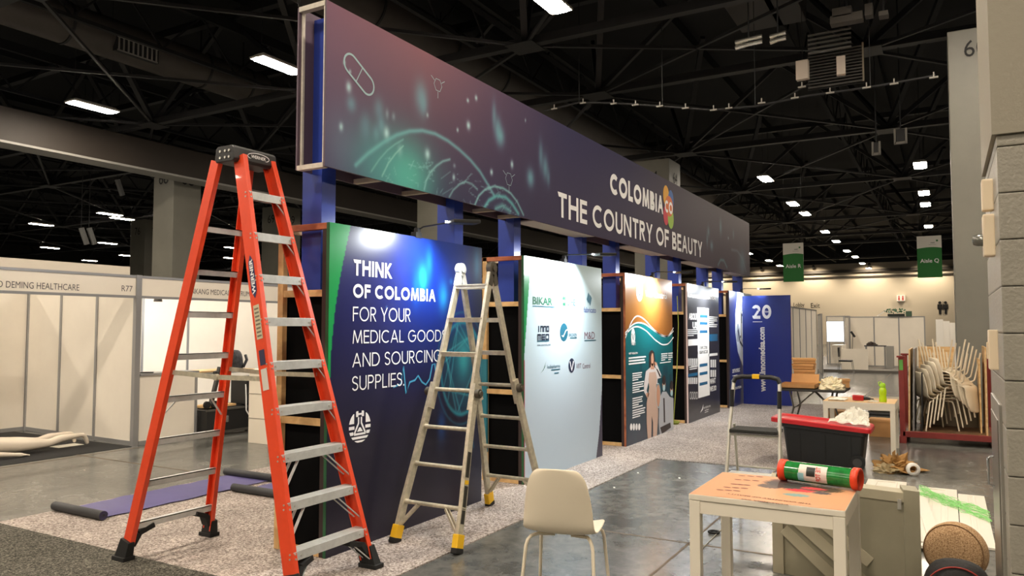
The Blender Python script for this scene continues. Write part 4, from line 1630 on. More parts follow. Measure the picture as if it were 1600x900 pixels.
# ------------------------------------------------------------------ aluminium multi-position ladder
alu = thing('folding_ladder', 'worn aluminium folding ladder with yellow feet, in front of the navy panel', 'ladder', (5.35, 3.42, 0))
AY = 3.42
def hwa(z):
    return float(np.interp(z, [0, .3, .6, .85, 1.2, 2.15], [.285, .27, .242, .222, .2, .165]))
def xa(z, side):
    return 5.35 - side * (.70 - .70 * z / 2.15)
YELLOW = M('yellow_plastic', (236, 186, 26), .5)
LOCK = M('lock_dark', (96, 90, 78), .45, .5)
for side in (1, -1):            # 1 = front (towards the camera), -1 = rear
    for s in (-1, 1):
        m = MB()
        zs = [1.0, 1.6, 2.12]
        P = [Vector((xa(z, side), AY + s * (.2 - .035 * (z - 1.0) / 1.12 - .012), z)) for z in zs]
        for a, b in zip(P[:-1], P[1:]):
            m.bar(a, b, .026, .062, side=(0, 1, 0))
        m.build('inner_rail', ALU_W, alu, w=True, bevel=.002)
        m = MB()
        zs = [.08, .3, .6, .78, .9, 1.05, 1.2]
        P = [Vector((xa(z, side), AY + s * hwa(z), z)) for z in zs]
        for a, b in zip(P[:-1], P[1:]):
            m.bar(a, b, .03, .07, side=(0, 1, 0))
        m.build('outer_rail', ALU_W, alu, w=True, bevel=.003, label='flared lower rail')
        p = Vector((xa(0, side), AY + s * .287, 0))
        q = Vector((xa(.13, side), AY + s * hwa(.13), .13))
        f = MB().bar(p + (q - p) * .2, q, .05, .09, side=(0, 1, 0)).build('foot', YELLOW, alu, w=True, bevel=.006, label='yellow foot sleeve')
        MB().bar(p + Vector((0, 0, .0)), p + (q - p) * .3, .054, .094, side=(0, 1, 0)).build('tread', RUBBER, f, w=True, bevel=.006)
        m = MB()
        c = Vector((xa(1.13, side), AY + s * (hwa(1.13) + .015), 1.13))
        m.cyl(c, c + Vector((0, s * .035, 0)), .036, n=16)
        m.cyl(c + Vector((0, s * .035, 0)), c + Vector((0, s * .05, 0)), .022, n=12)
        m.build('lock_knob', LOCK, alu, w=True)
    for z in (.30, .58, .86, 1.15, 1.43, 1.71, 1.99):
        m = MB()
        x_ = xa(z, side)
        if z < 1.2:
            h = hwa(z) + .012
            n_ = 7
            pts = [(x_, AY - h + 2 * h * k / n_, z) for k in range(n_ + 1)]
            rr_ = [.024] + [.016] * (n_ - 1) + [.024]
            m.tube(pts, rr_, 10)
        else:
            h = .2 - .035 * (z - 1.0) / 1.12 - .012
            m.box(x_ - .03, AY - h, z - .018, x_ + .03, AY + h, z + .014)
            m.box(x_ - .034, AY - h, z + .008, x_ + .034, AY + h, z + .018)
        m.build('rung', ALU_W, alu, w=True)
    for s in (-1, 1):
        for dx in (-.018, .018):
            MB().bar((xa(.29, side) + dx, AY + s * .13, .29), (xa(.13, side) + dx, AY + s * (hwa(.13) - .01), .13), .008, .022).build('brace', ALU_W, alu, w=True)
for s in (-1, 1):
    m = MB()
    c = Vector((5.35, AY + s * .155, 2.14))
    m.cyl(c - Vector((0, .022, 0)), c + Vector((0, .022, 0)), .055, n=20)
    m.cyl(c - Vector((0, .034, 0)), c + Vector((0, .034, 0)), .026, n=14)
    for sd in (-1, 1):
        m.bar(c, (xa(2.0, sd), c.y, 2.0), .04, .06, side=(0, 1, 0))
    m.build('hinge', ALU if s > 0 else LOCK, alu, w=True)
m = MB()
T = Matrix.Translation((0, 0, 0))
p = Vector((xa(.45, 1) - .037, AY - hwa(.45), .45))
for z0, z1 in ((.2, .46), (.52, .7)):
    a = Vector((xa(z0, 1) - .0, AY - hwa(z0) - .0165, z0))
    b = Vector((xa(z1, 1) - .0, AY - hwa(z1) - .0165, z1))
    m.bar(a, b, .002, .045, side=(0, 1, 0))
m.build('warning_label', M('label_black', (44, 42, 34), .5), alu, w=True)
m = MB()
a = Vector((xa(.48, 1), AY - hwa(.48) - .017, .47))
m.bar(a, Vector((xa(.5, 1), AY - hwa(.5) - .017, .5)), .002, .05, side=(0, 1, 0))
m.build('warning_label', YELLOW, alu, w=True)

alu.location.z += .004
# ------------------------------------------------------------------ shell chair
CH = M('chair_shell', (226, 214, 190), .5)
CHL = M('chair_leg', (226, 214, 190), .42)
def make_chair(lab, group=None):
    t = thing('shell_chair', lab, 'chair', group=group)
    prof = [(.225, .425, .17), (.215, .437, .195), (.15, .447, .215), (.03, .44, .222), (-.08, .437, .222), (-.15, .447, .22), (-.195, .478, .215), (-.215, .53, .21),
            (-.232, .62, .203), (-.247, .70, .192), (-.257, .775, .176), (-.263, .82, .15), (-.266, .842, .118)]
    nu = 12
    vs, fs = [], []
    for i, (y, z, hw) in enumerate(prof):
        back = min(max((z - .45) / .12, 0), 1)
        for k in range(nu + 1):
            u = -1 + 2 * k / nu
            e = abs(u) ** 2.6
            vs.append((u * hw, y + back * .05 * e, z + (1 - back) * .022 * e - (back * .012 * e if i > 8 else 0)))
    for i in range(len(prof) - 1):
        for k in range(nu):
            a = i * (nu + 1) + k
            fs.append((a, a + 1, a + nu + 2, a + nu + 1))
    m = MB().add(vs, fs, True)
    o = m.build('seat_shell', CH, t)
    md = o.modifiers.new('thickness', 'SOLIDIFY')
    md.thickness = .011
    md.offset = 0
    md = o.modifiers.new('smooth', 'SUBSURF')
    md.levels = md.render_levels = 1
    for sx in (-1, 1):
        for sy, (ya, yb, yc) in ((1, (.09, .165, .225)), (-1, (-.06, -.155, -.235))):
            MB().tube([(sx * .05, ya, .422), (sx * .15, ya + sy * .02, .422), (sx * .178, (ya + yb) / 2 + sy * .025, .418), (sx * .192, yb, .40),
                       (sx * .2, yb + sy * .008, .37), (sx * .226, yc, .002)], .0105, 10).build('leg', CHL, t)
    return t
chair = make_chair('cream shell chair with its back to the camera, alone in the foreground')
chair.location = (4.17, 2.02, 0)
chair.rotation_euler.z = R(-90 + 12)

# ------------------------------------------------------------------ white table with the printed peach top
TBL = M('table_white', (232, 224, 206), .38)
tx0, tx1, ty0, ty1, tz = 4.11, 4.83, .455, 1.245, .742
tb = thing('side_table', 'small white table with a peach printed top, nearest the camera', 'table', ((tx0 + tx1) / 2, (ty0 + ty1) / 2, 0))
MB().box(tx0, ty0, tz - .03, tx1, ty1, tz).build('tabletop', TBL, tb, w=True, bevel=.004)
for x_ in (tx0 + .002, tx1 - .06):
    for y_ in (ty0 + .002, ty1 - .06):
        MB().box(x_, y_, 0, x_ + .058, y_ + .058, tz - .032).build('leg', TBL, tb, w=True, bevel=.004)
m = MB()
m.box(tx0 + .008, ty0 + .06, tz - .1, tx0 + .026, ty1 - .06, tz - .034)
m.box(tx1 - .026, ty0 + .06, tz - .1, tx1 - .008, ty1 - .06, tz - .034)
m.box(tx0 + .06, ty0 + .008, tz - .1, tx1 - .06, ty0 + .026, tz - .034)
m.box(tx0 + .06, ty1 - .026, tz - .1, tx1 - .06, ty1 - .008, tz - .034)
m.build('apron', TBL, tb, w=True, bevel=.002)
def tp(x, y):      # photo point on the table top -> sheet coordinates (u across to the right, v away)
    p = onZ(x, y, tz)
    return (ty1 - p.y, p.x - tx0)
def arttop(U, V):
    c = np.ones(U.shape + (3,)) * np.array([212., 156., 116.])
    for px, py, rx, ry, col_, a in ((1232, 757, .1, .07, (72, 64, 60), .95), (1252, 762, .12, .06, (70, 66, 64), .9), (1203, 760, .05, .04, (78, 70, 66), .8), (1283, 765, .08, .05, (84, 74, 60), .9),
                                    (1250, 767, .06, .025, (214, 62, 74), 1), (1270, 764, .05, .022, (222, 78, 84), .9), (1243, 774, .05, .025, (120, 160, 160), .9), (1283, 771, .035, .022, (70, 70, 80), .9),
                                    (1225, 752, .06, .03, (96, 56, 56), .7), (1297, 760, .05, .03, (100, 72, 60), .8)):
        q = tp(px, py)
        n = .35 * np.sin(U * 180 + V * 90) * np.sin(V * 210 - U * 60)
        d = ((U - q[0]) / (rx * 1.35)) ** 2 + ((V - q[1]) / (ry * 1.5)) ** 2
        c = mix(c, col_, min(1, a * 1.05) * (d + n < 1.0))
    return c
TT = Matrix(((0, 0, 1, tx0 - (tx0 + tx1) / 2 + .003), (-1, 0, 0, (ty1 - ty0) / 2 - .003), (0, -1, 0, tz + .0012), (0, 0, 0, 1)))
printed('printed_sheet', ty1 - ty0 - .006, tx1 - tx0 - .006, .007, arttop, tb, T=TT, mat=print_mat('table_print', .45, .4))
m = MB()
for r_, (xa_, ya_, xb_) in enumerate(((1158, 744, 1186), (1152, 750, 1180), (1146, 757, 1166), (1135, 762, 1162), (1124, 766, 1150))):
    for k in range(3):
        q = tp(xa_ + (xb_ - xa_) * k / 2.0, ya_ + k * .8)
        patch(m, ell(q[0], q[1], .022, .011, 10), -.0012, T=TT)
a = tp(1218, 781)
m.build('dot_pattern', M('plum_ink', (120, 64, 60), .6), tb, recalc=False)
m = MB()
a, b = tp(1268, 788), tp(1135, 771)
d = math.hypot(a[0] - b[0], a[1] - b[1])
rt = math.atan2(b[1] - a[1], b[0] - a[0])
text(m, 'THE COUNTRY OF BEAUTY', a[0], a[1], .024, -.0012, bold=.02, width=d, T=TT, rot=rt)
a, b = tp(1233, 787), tp(1160, 778)
text(m, 'COLOMBIA CO', a[0], a[1] - .035, .02, -.0012, bold=.03, width=math.hypot(a[0] - b[0], a[1] - b[1]), T=TT, rot=rt)
m.build('lettering', M('brown_ink', (110, 66, 44), .6), tb, recalc=False)

# green tube with orange caps lying on that table
ta, tb_ = Vector((4.75, .87, tz + .064)), Vector((4.655, .44, tz + .064))
ax = (tb_ - ta).normalized()
tu = thing('shrink_tube', 'green shiny tube with orange-red end caps lying across the peach table', 'tube', (4.72, .66, tz + .002))
m = MB()
m.tube([ta + ax * .02, tb_ - ax * .02], .056, 28)
m.build('sleeve', M('green_film', (30, 122, 52), .22, noise=(20, .35), coat=.5), tu, w=True)
for c_, s in ((ta, 1), (tb_, -1)):
    m = MB()
    m.lathe([(.056, .035), (.0625, .03), (.0625, -.005), (.052, -.008), (.05, .02), (.0, .02)], c_, ax * s, 28)
    m.build('end_cap', M('orange_cap', (226, 66, 30), .4), tu, w=True)
m = MB()
e1 = Vector((0, 0, 1)) - ax * ax.z
e1.normalize()
e2 = ax.cross(e1)
if e2.x > 0:
    e2 = -e2
def wrap(mb, l0, l1, a0, a1, r_=.0572, n=10):
    vs, fs = [], []
    for i in range(2):
        for k in range(n + 1):
            a_ = R(a0 + (a1 - a0) * k / n)
            vs.append(ta + ax * (l0, l1)[i] + (e1 * math.sin(a_) + e2 * math.cos(a_)) * r_)
    for k in range(n):
        fs.append((k, k + 1, n + 2 + k, n + 1 + k))
    mb.add(vs, fs, True)
wrap(m, .12, .28, -45, 62)
lab_ = m.build('label', M('label_white', (226, 220, 210), .4), tu, w=True, recalc=False)
m = MB()
wrap(m, .165, .215, -10, 45, .0576)
m.build('label_picture', M('label_dark', (34, 40, 36), .4), tu, w=True, recalc=False)
m = MB()
wrap(m, .115, .15, -45, 5, .0577)
m.build('label_picture', M('label_aqua', (150, 206, 214), .4), tu, w=True, recalc=False)
m = MB()
vs, fs = font_mesh('TIE TOP', .02)
mx_ = max(v[0] for v in vs)
m.add([ta + ax * (.245 - v[1] * .028 / .73) + (e1 * math.sin(a_) + e2 * math.cos(a_)) * .0579 for v in vs for a_ in [R(50 - 85 * v[0] / mx_)]], fs)
m.build('lettering', M('label_red', (206, 50, 30), .4), tu, w=True, recalc=False)

# ------------------------------------------------------------------ grey flat cabinet leaning behind the table
cbA, cbB = Vector((5.40, 1.06, 0)), Vector((5.26, .235, 0))
GRB = M('grey_green_paint', (150, 144, 122), .5, noise=(3, .07))
GRB2 = M('grey_green_light', (170, 162, 138), .5, noise=(3, .06))
cb = thing('display_cabinet', 'grey-green wooden cabinet with slanted slats standing behind the peach table', 'cabinet', tuple((cbA + cbB) / 2))
d = (cbB - cbA).normalized()
nrm = Vector((-abs(d.y), d.x if d.y < 0 else -d.x, 0)).normalized()
if nrm.x > 0:
    nrm = -nrm
dep = -nrm * .12
ctop = .64
def cbp(u, z, o=0.0):
    return cbA + d * u + nrm * o + Vector((0, 0, z))
W_ = (cbB - cbA).length
def plate(mb, u0, z0, u1, z1, o0, o1):
    vs = [cbp(u, z, o) for o in (o0, o1) for u, z in ((u0, z0), (u1, z0), (u1, z1), (u0, z1))]
    mb.add(vs, [(0, 1, 2, 3), (7, 6, 5, 4), (0, 4, 5, 1), (1, 5, 6, 2), (2, 6, 7, 3), (3, 7, 4, 0)])
m = MB()
plate(m, 0, 0, W_, ctop - .02, -.13, 0)
m.build('carcass', GRB, cb, w=True, bevel=.003)
m = MB()
plate(m, .03, .58, W_ + .0, ctop, -.13, .012)
m.build('top_rail', GRB2, cb, w=True, bevel=.003)
for u0, u1 in ((0.0, .075), (W_ - .02, W_ + .07)):
    m = MB()
    plate(m, u0, 0, u1, ctop + (.02 if u0 > .5 else 0), -.13 - (.02 if u0 > .5 else 0), .014)
    m.build('stile', GRB2 if u0 < .5 else GRB, cb, w=True, bevel=.003)
for k in range(3):
    m = MB()
    za = .56 - k * .13
    a, b = cbp(.08, za, .004), cbp(.62 - k * .03, za - .38, .004)
    if b.z < .02:
        t_ = (a.z - .02) / (a.z - b.z)
        b = a + (b - a) * t_
    m.bar(a, b, .016, .07, side=nrm)
    m.build('slat', GRB2, cb, w=True, bevel=.002)
MB().bar(cbp(W_ - .045, .60, .022), cbp(W_ - .045, .54, .022), .014, .02, side=nrm).build('hinge', SCREW, cb, w=True)

# ------------------------------------------------------------------ fanned white cabinet doors on the floor
DOOR = M('door_white', (226, 220, 206), .45)
def panel_door(x, y, rz, L, W, z, lab):
    t = thing('cabinet_door', lab, 'door panel', (x, y, z), rz, group='white cabinet doors lying on the floor')
    m = MB()
    m.box(-L / 2, -W / 2, 0, L / 2, W / 2, .02)
    m.build('slab', DOOR, t, bevel=.003)
    m = MB()
    a, b, e = L / 2 - .09, W / 2 - .08, .02
    for x0, y0, x1, y1 in ((-a, -b, a, -b + e), (-a, b - e, a, b), (-a, -b, -a + e, b), (a - e, -b, a, b)):
        m.box(x0, y0, .017, x1, y1, .029)
    m.box(-a + .05, -b + .05, .017, a - .05, b - .05, .023)
    m.build('moulding', DOOR, t, bevel=.003)
    return t
panel_door(8.02, .585, 0, 2.1, .37, .002, 'white panelled door partly hidden behind the grey cabinet, first of the row on the floor')
panel_door(7.80, .115, R(0), 2.2, .335, .002, 'white panelled door flat on the floor, wider of the two under the green netting')
panel_door(7.70, -.17, R(0), 2.0, .22, .002, 'narrow white door flat on the floor nearest the block pier')
panel_door(7.35, .245, R(5), 1.9, .24, .028, 'white panelled door lying askew on top of the other doors')
net = MB()
r2 = random.Random(5)
for k in range(30):
    a0, a1 = r2.uniform(-.3, .26), r2.uniform(-.26, .22)
    pts = []
    for j in range(15):
        q_ = j / 14
        yy = .27 - .55 * q_
        xx = 8.62 - .85 * q_ + a0 * (1 - q_) + a1 * q_ + .05 * math.sin(j * 1.1 + k * 1.7) + .03 * math.sin(j * 2.3 + k)
        pts.append((xx, yy + .012 * math.sin(j * 1.9 + k), .034 + .006 * math.sin(j * 1.7 + k * 2.1) + (.022 if (yy > .1 and xx < 8.36) else 0)))
    net.tube(pts, .0024, 4)
tag(net.build('green_netting', M('green_net', (150, 222, 132), .45)), 'tangle of bright green netting across the white doors', 'netting')

# woven pouf and black bag at the bottom right
pf_ = thing('woven_pouf', 'round tan woven pouf lying on its side near the block pier', 'pouf', (5.82, -.02, 0))
pax = Vector((-1, .22, .12)).normalized()
pc = Vector((5.82, -.02, .187))
m = MB()
m.lathe([(.0, -.13), (.09, -.128), (.14, -.112), (.172, -.075), (.185, -.02), (.185, .04), (.172, .085), (.145, .112), (.1, .126), (.0, .13)], pc, pax, 40)
m.build('body', speckle('jute_weave', (118, 90, 62), (176, 142, 106), (208, 176, 138), 120, broad=.1), pf_, w=True)
pa_ = pax.orthogonal().normalized()
pb_ = pax.cross(pa_)
m = MB()
m.tube([pc + pax * .088 + (pa_ * math.cos(R(a_)) + pb_ * math.sin(R(a_))) * .172 for a_ in range(0, 360, 8)], .004, 6, closed=True)
m.build('seam', M('jute_cord', (122, 92, 62), .9), pf_, w=True)
bg = thing('work_bag', 'black fabric bag with thin red piping at the bottom right corner', 'bag', (5.02, -.02, 0))
def dome(mb, c, rx, ry, h, n=20, k_=8, T=None):
    vs, fs = [], []
    for i in range(k_ + 1):
        a_ = R(90 * i / k_)
        zz, rr2 = h * math.sin(a_) ** .8, math.cos(a_) ** .55
        for j in range(n):
            b2 = 2 * math.pi * j / n
            vs.append((c[0] + rx * rr2 * math.cos(b2), c[1] + ry * rr2 * math.sin(b2), c[2] + zz))
    for i in range(k_):
        for j in range(n):
            l = (j + 1) % n
            fs.append((i * n + j, i * n + l, (i + 1) * n + l, (i + 1) * n + j))
    mb.add(vs, fs, True)
m = MB()
dome(m, (5.02, -.02, .002), .14, .19, .335)
m.build('body', M('bag_black', (26, 24, 24), .75, bump=(40, .3)), bg, w=True)
for rad, hz, dx in ((.98, .0, -.0), (.7, -.05, -.03)):
    m = MB()
    pts = [(5.02 - .14 * .62 + dx, -.02 + .19 * rad * math.cos(R(a_)), .02 + (.30 + hz) * math.sin(R(a_)) ** .75) for a_ in range(8, 173, 8)]
    m.tube(pts, .0045, 6)
    m.build('piping', M('red_piping', (150, 40, 30), .5), bg, w=True)

# ------------------------------------------------------------------ step stool
st = thing('step_stool', 'silver step stool with black handle bar and black platform', 'step stool', (6.8, 1.45, 0))
SIL = M('stool_silver', (206, 202, 190), .35, .5)
y0, y1 = 1.68, 1.255
for y_, sg in ((y0, 1), (y1, -1)):
    m = MB()
    m.tube([(6.62, y_ + sg * .02, .03), (6.78, y_, .76), (6.86, y_ - sg * .01, 1.0), (6.9, y_ - sg * .015, 1.17)], .0165, 10)
    m.build('front_leg', SIL, st, w=True)
    m = MB()
    m.tube([(6.84, y_ - sg * .01, .95), (6.85, y_ - sg * .01, 1.1)], .019, 10)
    m.build('grip_sleeve', BLKP, st, w=True)
    m = MB()
    m.tube([(6.85, y_ - sg * .025, .80), (7.12, y_ - sg * .005, .03)], .012, 8)
    m.build('rear_leg', SIL, st, w=True)
    for x_ in (6.62, 7.12):
        MB().cyl((x_, y_ + sg * (.02 if x_ < 7 else -.005), .0), (x_ + .008, y_ + sg * (.018 if x_ < 7 else -.005), .06), .021, n=12).build('foot', RUBBER, st, w=True)
m = MB()
m.tube([(6.9, y0 - .012, 1.16), (6.905, y0 - .03, 1.2), (6.905, y0 - .09, 1.215), (6.905, y1 + .09, 1.215), (6.905, y1 + .03, 1.2), (6.9, y1 + .012, 1.16)], .021, 12)
hb = m.build('handle', BLKP, st, w=True)
MB().box(6.882, 1.44, 1.20, 6.928, 1.5, 1.238).build('handle_clip', YELLOW, hb, w=True)
m = MB()
m.box(6.72, y1 + .012, .735, 7.0, y0 - .012, .765)
m.build('platform', M('tread_black', (34, 34, 30), .8, bump=(80, .5), noise=(12, .3)), st, w=True, bevel=.006)
MB().tube([(6.77, y0, .715), (6.77, y1, .715)], .011, 8).build('cross_bar', SIL, st, w=True)
MB().tube([(7.03, y0 - .02, .40), (7.03, y1 + .02, .40)], .009, 8).build('cross_bar', SIL, st, w=True)
m = MB()
m.box(6.67, y1 + .012, .38, 6.78, y0 - .012, .40)
m.build('lower_tread', SIL, st, w=True, bevel=.003)

# ------------------------------------------------------------------ black tote with a red lid and plastic bag on it
bn = thing('storage_tote', 'long black storage tote with wheels and a red lid', 'storage box', (9.9, 1.28, 0), R(0))
def quad_loft(mb, secs):
    vs = [v for s in secs for v in s]
    fs = []
    n = len(secs[0])
    for i in range(len(secs) - 1):
        for k in range(n):
            fs.append((i * n + k, i * n + (k + 1) % n, (i + 1) * n + (k + 1) % n, (i + 1) * n + k))
    fs.append(tuple(range(n - 1, -1, -1)))
    fs.append(tuple(range((len(secs) - 1) * n, len(secs) * n)))
    mb.add(vs, fs)
def rrect(cx, cy, hx, hy, z, r_=.05, n=4):
    pts = []
    for sx, sy, a0 in ((1, 1, 0), (-1, 1, 90), (-1, -1, 180), (1, -1, 270)):
        for k in range(n + 1):
            a_ = R(a0 + 90 * k / n)
            pts.append((cx + sx * (hx - r_) + r_ * math.cos(a_), cy + sy * (hy - r_) + r_ * math.sin(a_), z))
    return pts
m = MB()
quad_loft(m, [rrect(9.92, 1.3, .23, .41, .01), *[[(x_, y_, z_ + (y_ - .78) * .07) for x_, y_, z_ in s_] for s_ in (rrect(9.92, 1.3, .255, .455, .38), rrect(9.92, 1.3, .27, .47, .385), rrect(9.92, 1.3, .27, .47, .432))]])
m.build('body', M('tote_black', (24, 25, 26), .5), bn, w=True)
for k in range(3):
    y_ = 1.02 + k * .28
    MB().bar((9.688, y_, .03), (9.665, y_, .38), .05, .012, side=(0, 1, 0)).build('rib', M('tote_black', (24, 25, 26), .5), bn, w=True)
m = MB()
secs = [rrect(9.92, 1.335, .29, .555, .43), rrect(9.92, 1.335, .29, .555, .475), rrect(9.92, 1.335, .275, .54, .487), rrect(9.92, 1.335, .235, .50, .487), rrect(9.92, 1.335, .215, .48, .465)]
quad_loft(m, [[(x_, y_, z_ + (y_ - .78) * .07) for x_, y_, z_ in s_] for s_ in secs])
m.build('lid', M('tote_red', (190, 34, 40), .4), bn, w=True)
for dx in (-.2,):
    m = MB()
    m.tube([(9.70, .93, .085), (9.66, .93, .085)], .085, 24)
    wh = m.build('wheel', RUBBER, bn, w=True)
    MB().tube([(9.66, .93, .085), (9.652, .93, .085)], .05, 18).build('hub', M('hub_grey', (60, 60, 60), .5), wh, w=True)
def crumple(name, mat_, c, sx, sy, sz, seed, label, cat, n=26, rough=.22, base=None, sharp=1.0):
    r3 = random.Random(seed)
    ph = [(r3.uniform(2, 9), r3.uniform(2, 9), r3.uniform(0, 6), r3.uniform(.4, 1)) for _ in range(7)]
    vs, fs = [], []
    nr = n // 2
    for i in range(nr + 1):
        a_ = R(88 * i / nr)
        for j in range(n):
            b2 = 2 * math.pi * j / n
            d_ = 1.0
            for fx_, fy_, p_, w_ in ph:
                d_ += rough * w_ * .45 * math.sin(fx_ * a_ * 1.6 + p_ + 2 * math.sin(b2 * 2 + p_)) * math.cos(round(fy_) * b2 + p_)
            d_ += rough * r3.uniform(-.35, .35)
            cr_, zr = math.cos(a_) * d_, math.sin(a_) * max(d_, .3)
            vs.append((c[0] + sx * cr_ * math.cos(b2), c[1] + sy * cr_ * math.sin(b2), c[2] + sz * max(zr, 0)))
    for i in range(nr):
        for j in range(n):
            l = (j + 1) % n
            fs.append((i * n + j, i * n + l, (i + 1) * n + l, (i + 1) * n + j))
    fs.append(tuple(range(nr * n, nr * n + n)))
    fs.append(tuple(range(n - 1, -1, -1)))
    o = MB().add(vs, fs, False).build(name, mat_)
    return tag(o, label, cat)
PLAS = M('crumpled_plastic', (226, 222, 208), .35)
def draped(name, mat_, pts, label, cat, thick=.03, seed=2, n=22):
    """crumpled sheet spanned over four corner points with folds"""
    r3 = random.Random(seed)
    A, B, C_, D = [Vector(p) for p in pts]
    vs, fs = [], []
    for i in range(n + 1):
        for j in range(n + 1):
            u, v = i / n, j / n
            p = A.lerp(B, u).lerp(D.lerp(C_, u), v)
            hgt = thick * (abs(math.sin(u * 9 + 3 * math.sin(v * 5))) + .8 * abs(math.sin(v * 11 + 2 * u * 5)) + r3.uniform(0, .5))
            bulge = math.sin(math.pi * u) * math.sin(math.pi * v)
            vs.append(p + Vector((r3.uniform(-.008, .008), r3.uniform(-.01, .01), hgt * (.3 + bulge))))
    for i in range(n):
        for j in range(n):
            a_ = i * (n + 1) + j
            fs.append((a_, a_ + 1, a_ + n + 2, a_ + n + 1))
    o = MB().add(vs, fs, False).build(name, mat_)
    md = o.modifiers.new('thickness', 'SOLIDIFY')
    md.thickness = .006
    md.offset = -1
    return tag(o, label, cat)
draped('plastic_bag', PLAS, [(9.72, 1.25, .52), (9.72, .80, .49), (10.12, .84, .60), (10.12, 1.0, .66)], 'crumpled white plastic bag heaped on the red tote lid', 'plastic bag', .045, 4)

# ------------------------------------------------------------------ second white table with tools
def table2():
    x0, x1, ya, yb, h = 11.03, 11.75, .60, 1.47, .665
    t = thing('side_table', 'white table with tools and a lime bottle, behind the red-lidded tote', 'table', ((x0 + x1) / 2, (ya + yb) / 2, 0))
    MB().box(x0, ya, h - .03, x1, yb, h).build('tabletop', wood('tan_top', (214, 178, 128), (196, 156, 106)), t, w=True, bevel=.003)
    m = MB()
    m.box(x0 - .002, ya - .002, h - .1, x0 + .02, yb + .002, h - .004)
    m.box(x1 - .02, ya, h - .1, x1 + .002, yb, h - .004)
    m.box(x0, ya - .002, h - .1, x1, ya + .02, h - .004)
    m.box(x0, yb - .02, h - .1, x1, yb + .002, h - .004)
    m.build('apron', TBL, t, w=True, bevel=.002)
    for x_ in (x0, x1 - .06):
        for y_ in (ya, yb - .06):
            MB().box(x_, y_, 0, x_ + .06, y_ + .06, h - .03).build('leg', TBL, t, w=True, bevel=.003)
    return h
h2 = table2()
bt = thing('water_bottle', 'lime green water bottle standing on the white tool table', 'bottle', (11.2, .75, h2))
LIME = M('lime_plastic', (178, 214, 20), .25, emit=0, coat=.3)
MB().lathe([(0, 0), (.042, 0), (.046, .01), (.046, .06), (.04, .085), (.046, .11), (.046, .16), (.034, .19), (.03, .2)], (11.2, .75, h2), n=20).build('body', LIME, bt, w=True)
m = MB().lathe([(.036, .19), (.036, .235), (.02, .25), (0, .25)], (11.2, .75, h2), n=18)
m.tube([(11.2, .79, h2 + .21), (11.2, .80, h2 + .255), (11.2, .775, h2 + .27), (11.2, .755, h2 + .25)], .006, 6)
m.build('cap', M('lime_cap', (150, 196, 16), .4), bt, w=True)
dr = thing('power_drill', 'red and black power drill lying on the white tool table', 'drill', (11.2, 1.02, h2))
MB().bar((11.2, 1.12, h2 + .045), (11.2, .98, h2 + .04), .06, .07).build('body', M('tool_red', (180, 34, 34), .4), dr, w=True, bevel=.012)
m = MB()
m.cyl((11.2, .98, h2 + .04), (11.2, .9, h2 + .035), .028, .018, 14)
m.cyl((11.2, .9, h2 + .035), (11.2, .86, h2 + .033), .008, n=8)
m.build('chuck', BLKP, dr, w=True)
m = MB()
m.bar((11.2, 1.09, h2 + .035), (11.33, 1.05, h2 + .03), .045, .04)
m.bar((11.33, 1.09, h2 + .03), (11.33, 1.0, h2 + .03), .07, .058)
m.build('grip', BLKP, dr, w=True, bevel=.008)
draped('paper_sheet', PLAS, [(11.1, 1.42, h2 + .003), (11.1, 1.2, h2 + .003), (11.4, 1.2, h2 + .004), (11.4, 1.42, h2 + .004)], 'crumpled pale paper on the left end of the white tool table', 'paper', .012, 8, 12)
draped('paper_sheet', M('grey_paper', (196, 188, 170), .6), [(11.1, .93, h2 + .003), (11.1, .80, h2 + .003), (11.28, .82, h2 + .004), (11.28, .9, h2 + .004)], 'crumpled grey paper between drill and lime bottle', 'paper', .01, 9, 10)

# brown paper, tape roll on the floor
crumple('packing_paper', M('brown_paper', (160, 120, 66), .8), (9.95, .54, .002), .3, .2, .13, 5, 'crumpled brown packing paper on the floor beside the tote', 'paper', rough=.5)
crumple('plastic_wrap', M('clear_wrap', (170, 152, 116), .4), (9.72, .62, .002), .12, .14, .07, 11, 'small crumpled clear wrap in front of the brown packing paper', 'wrapping', rough=.5)
tr_ = thing('tape_roll', 'white roll of tape on the floor beside the brown paper', 'tape roll', (9.62, .36, .002))
m = MB()
m.lathe([(.04, -.025), (.07, -.025), (.07, .025), (.04, .025), (.04, -.025)], (9.62, .36, .072), (1, .35, 0), 24)
m.build('roll', WHITE, tr_, w=True)
for k, (x_, y_) in enumerate((onZ(997, 740, 0).xy, onZ(1062, 748, 0).xy, onZ(960, 763, 0).xy, onZ(1545, 736, 0).xy)):
    tag(MB().bar((x_, y_, .004), (x_ + .03, y_ + .015, .006), .018, .004).build('paper_scrap', WHITE), 'small white paper scrap on the polished floor' , 'paper scrap', 'scraps on the floor')
ck = thing('cable_ring', 'small black cable ring on the floor under the peach table', 'cable', (5.62, 1.46, 0))
m = MB()
m.tube([(6.15 + .04 * math.cos(R(a_)), 1.66 + .04 * math.sin(R(a_)), .012) for a_ in range(0, 360, 15)], .009, 8, closed=True)
m.build('ring', RUBBER, ck, w=True)
m = MB()
m.tube([(5.6, 1.62, .006), (6.6, 1.64, .006)], .004, 6)
m.build('cord', M('cord_grey', (150, 146, 134), .6), ck, w=True)

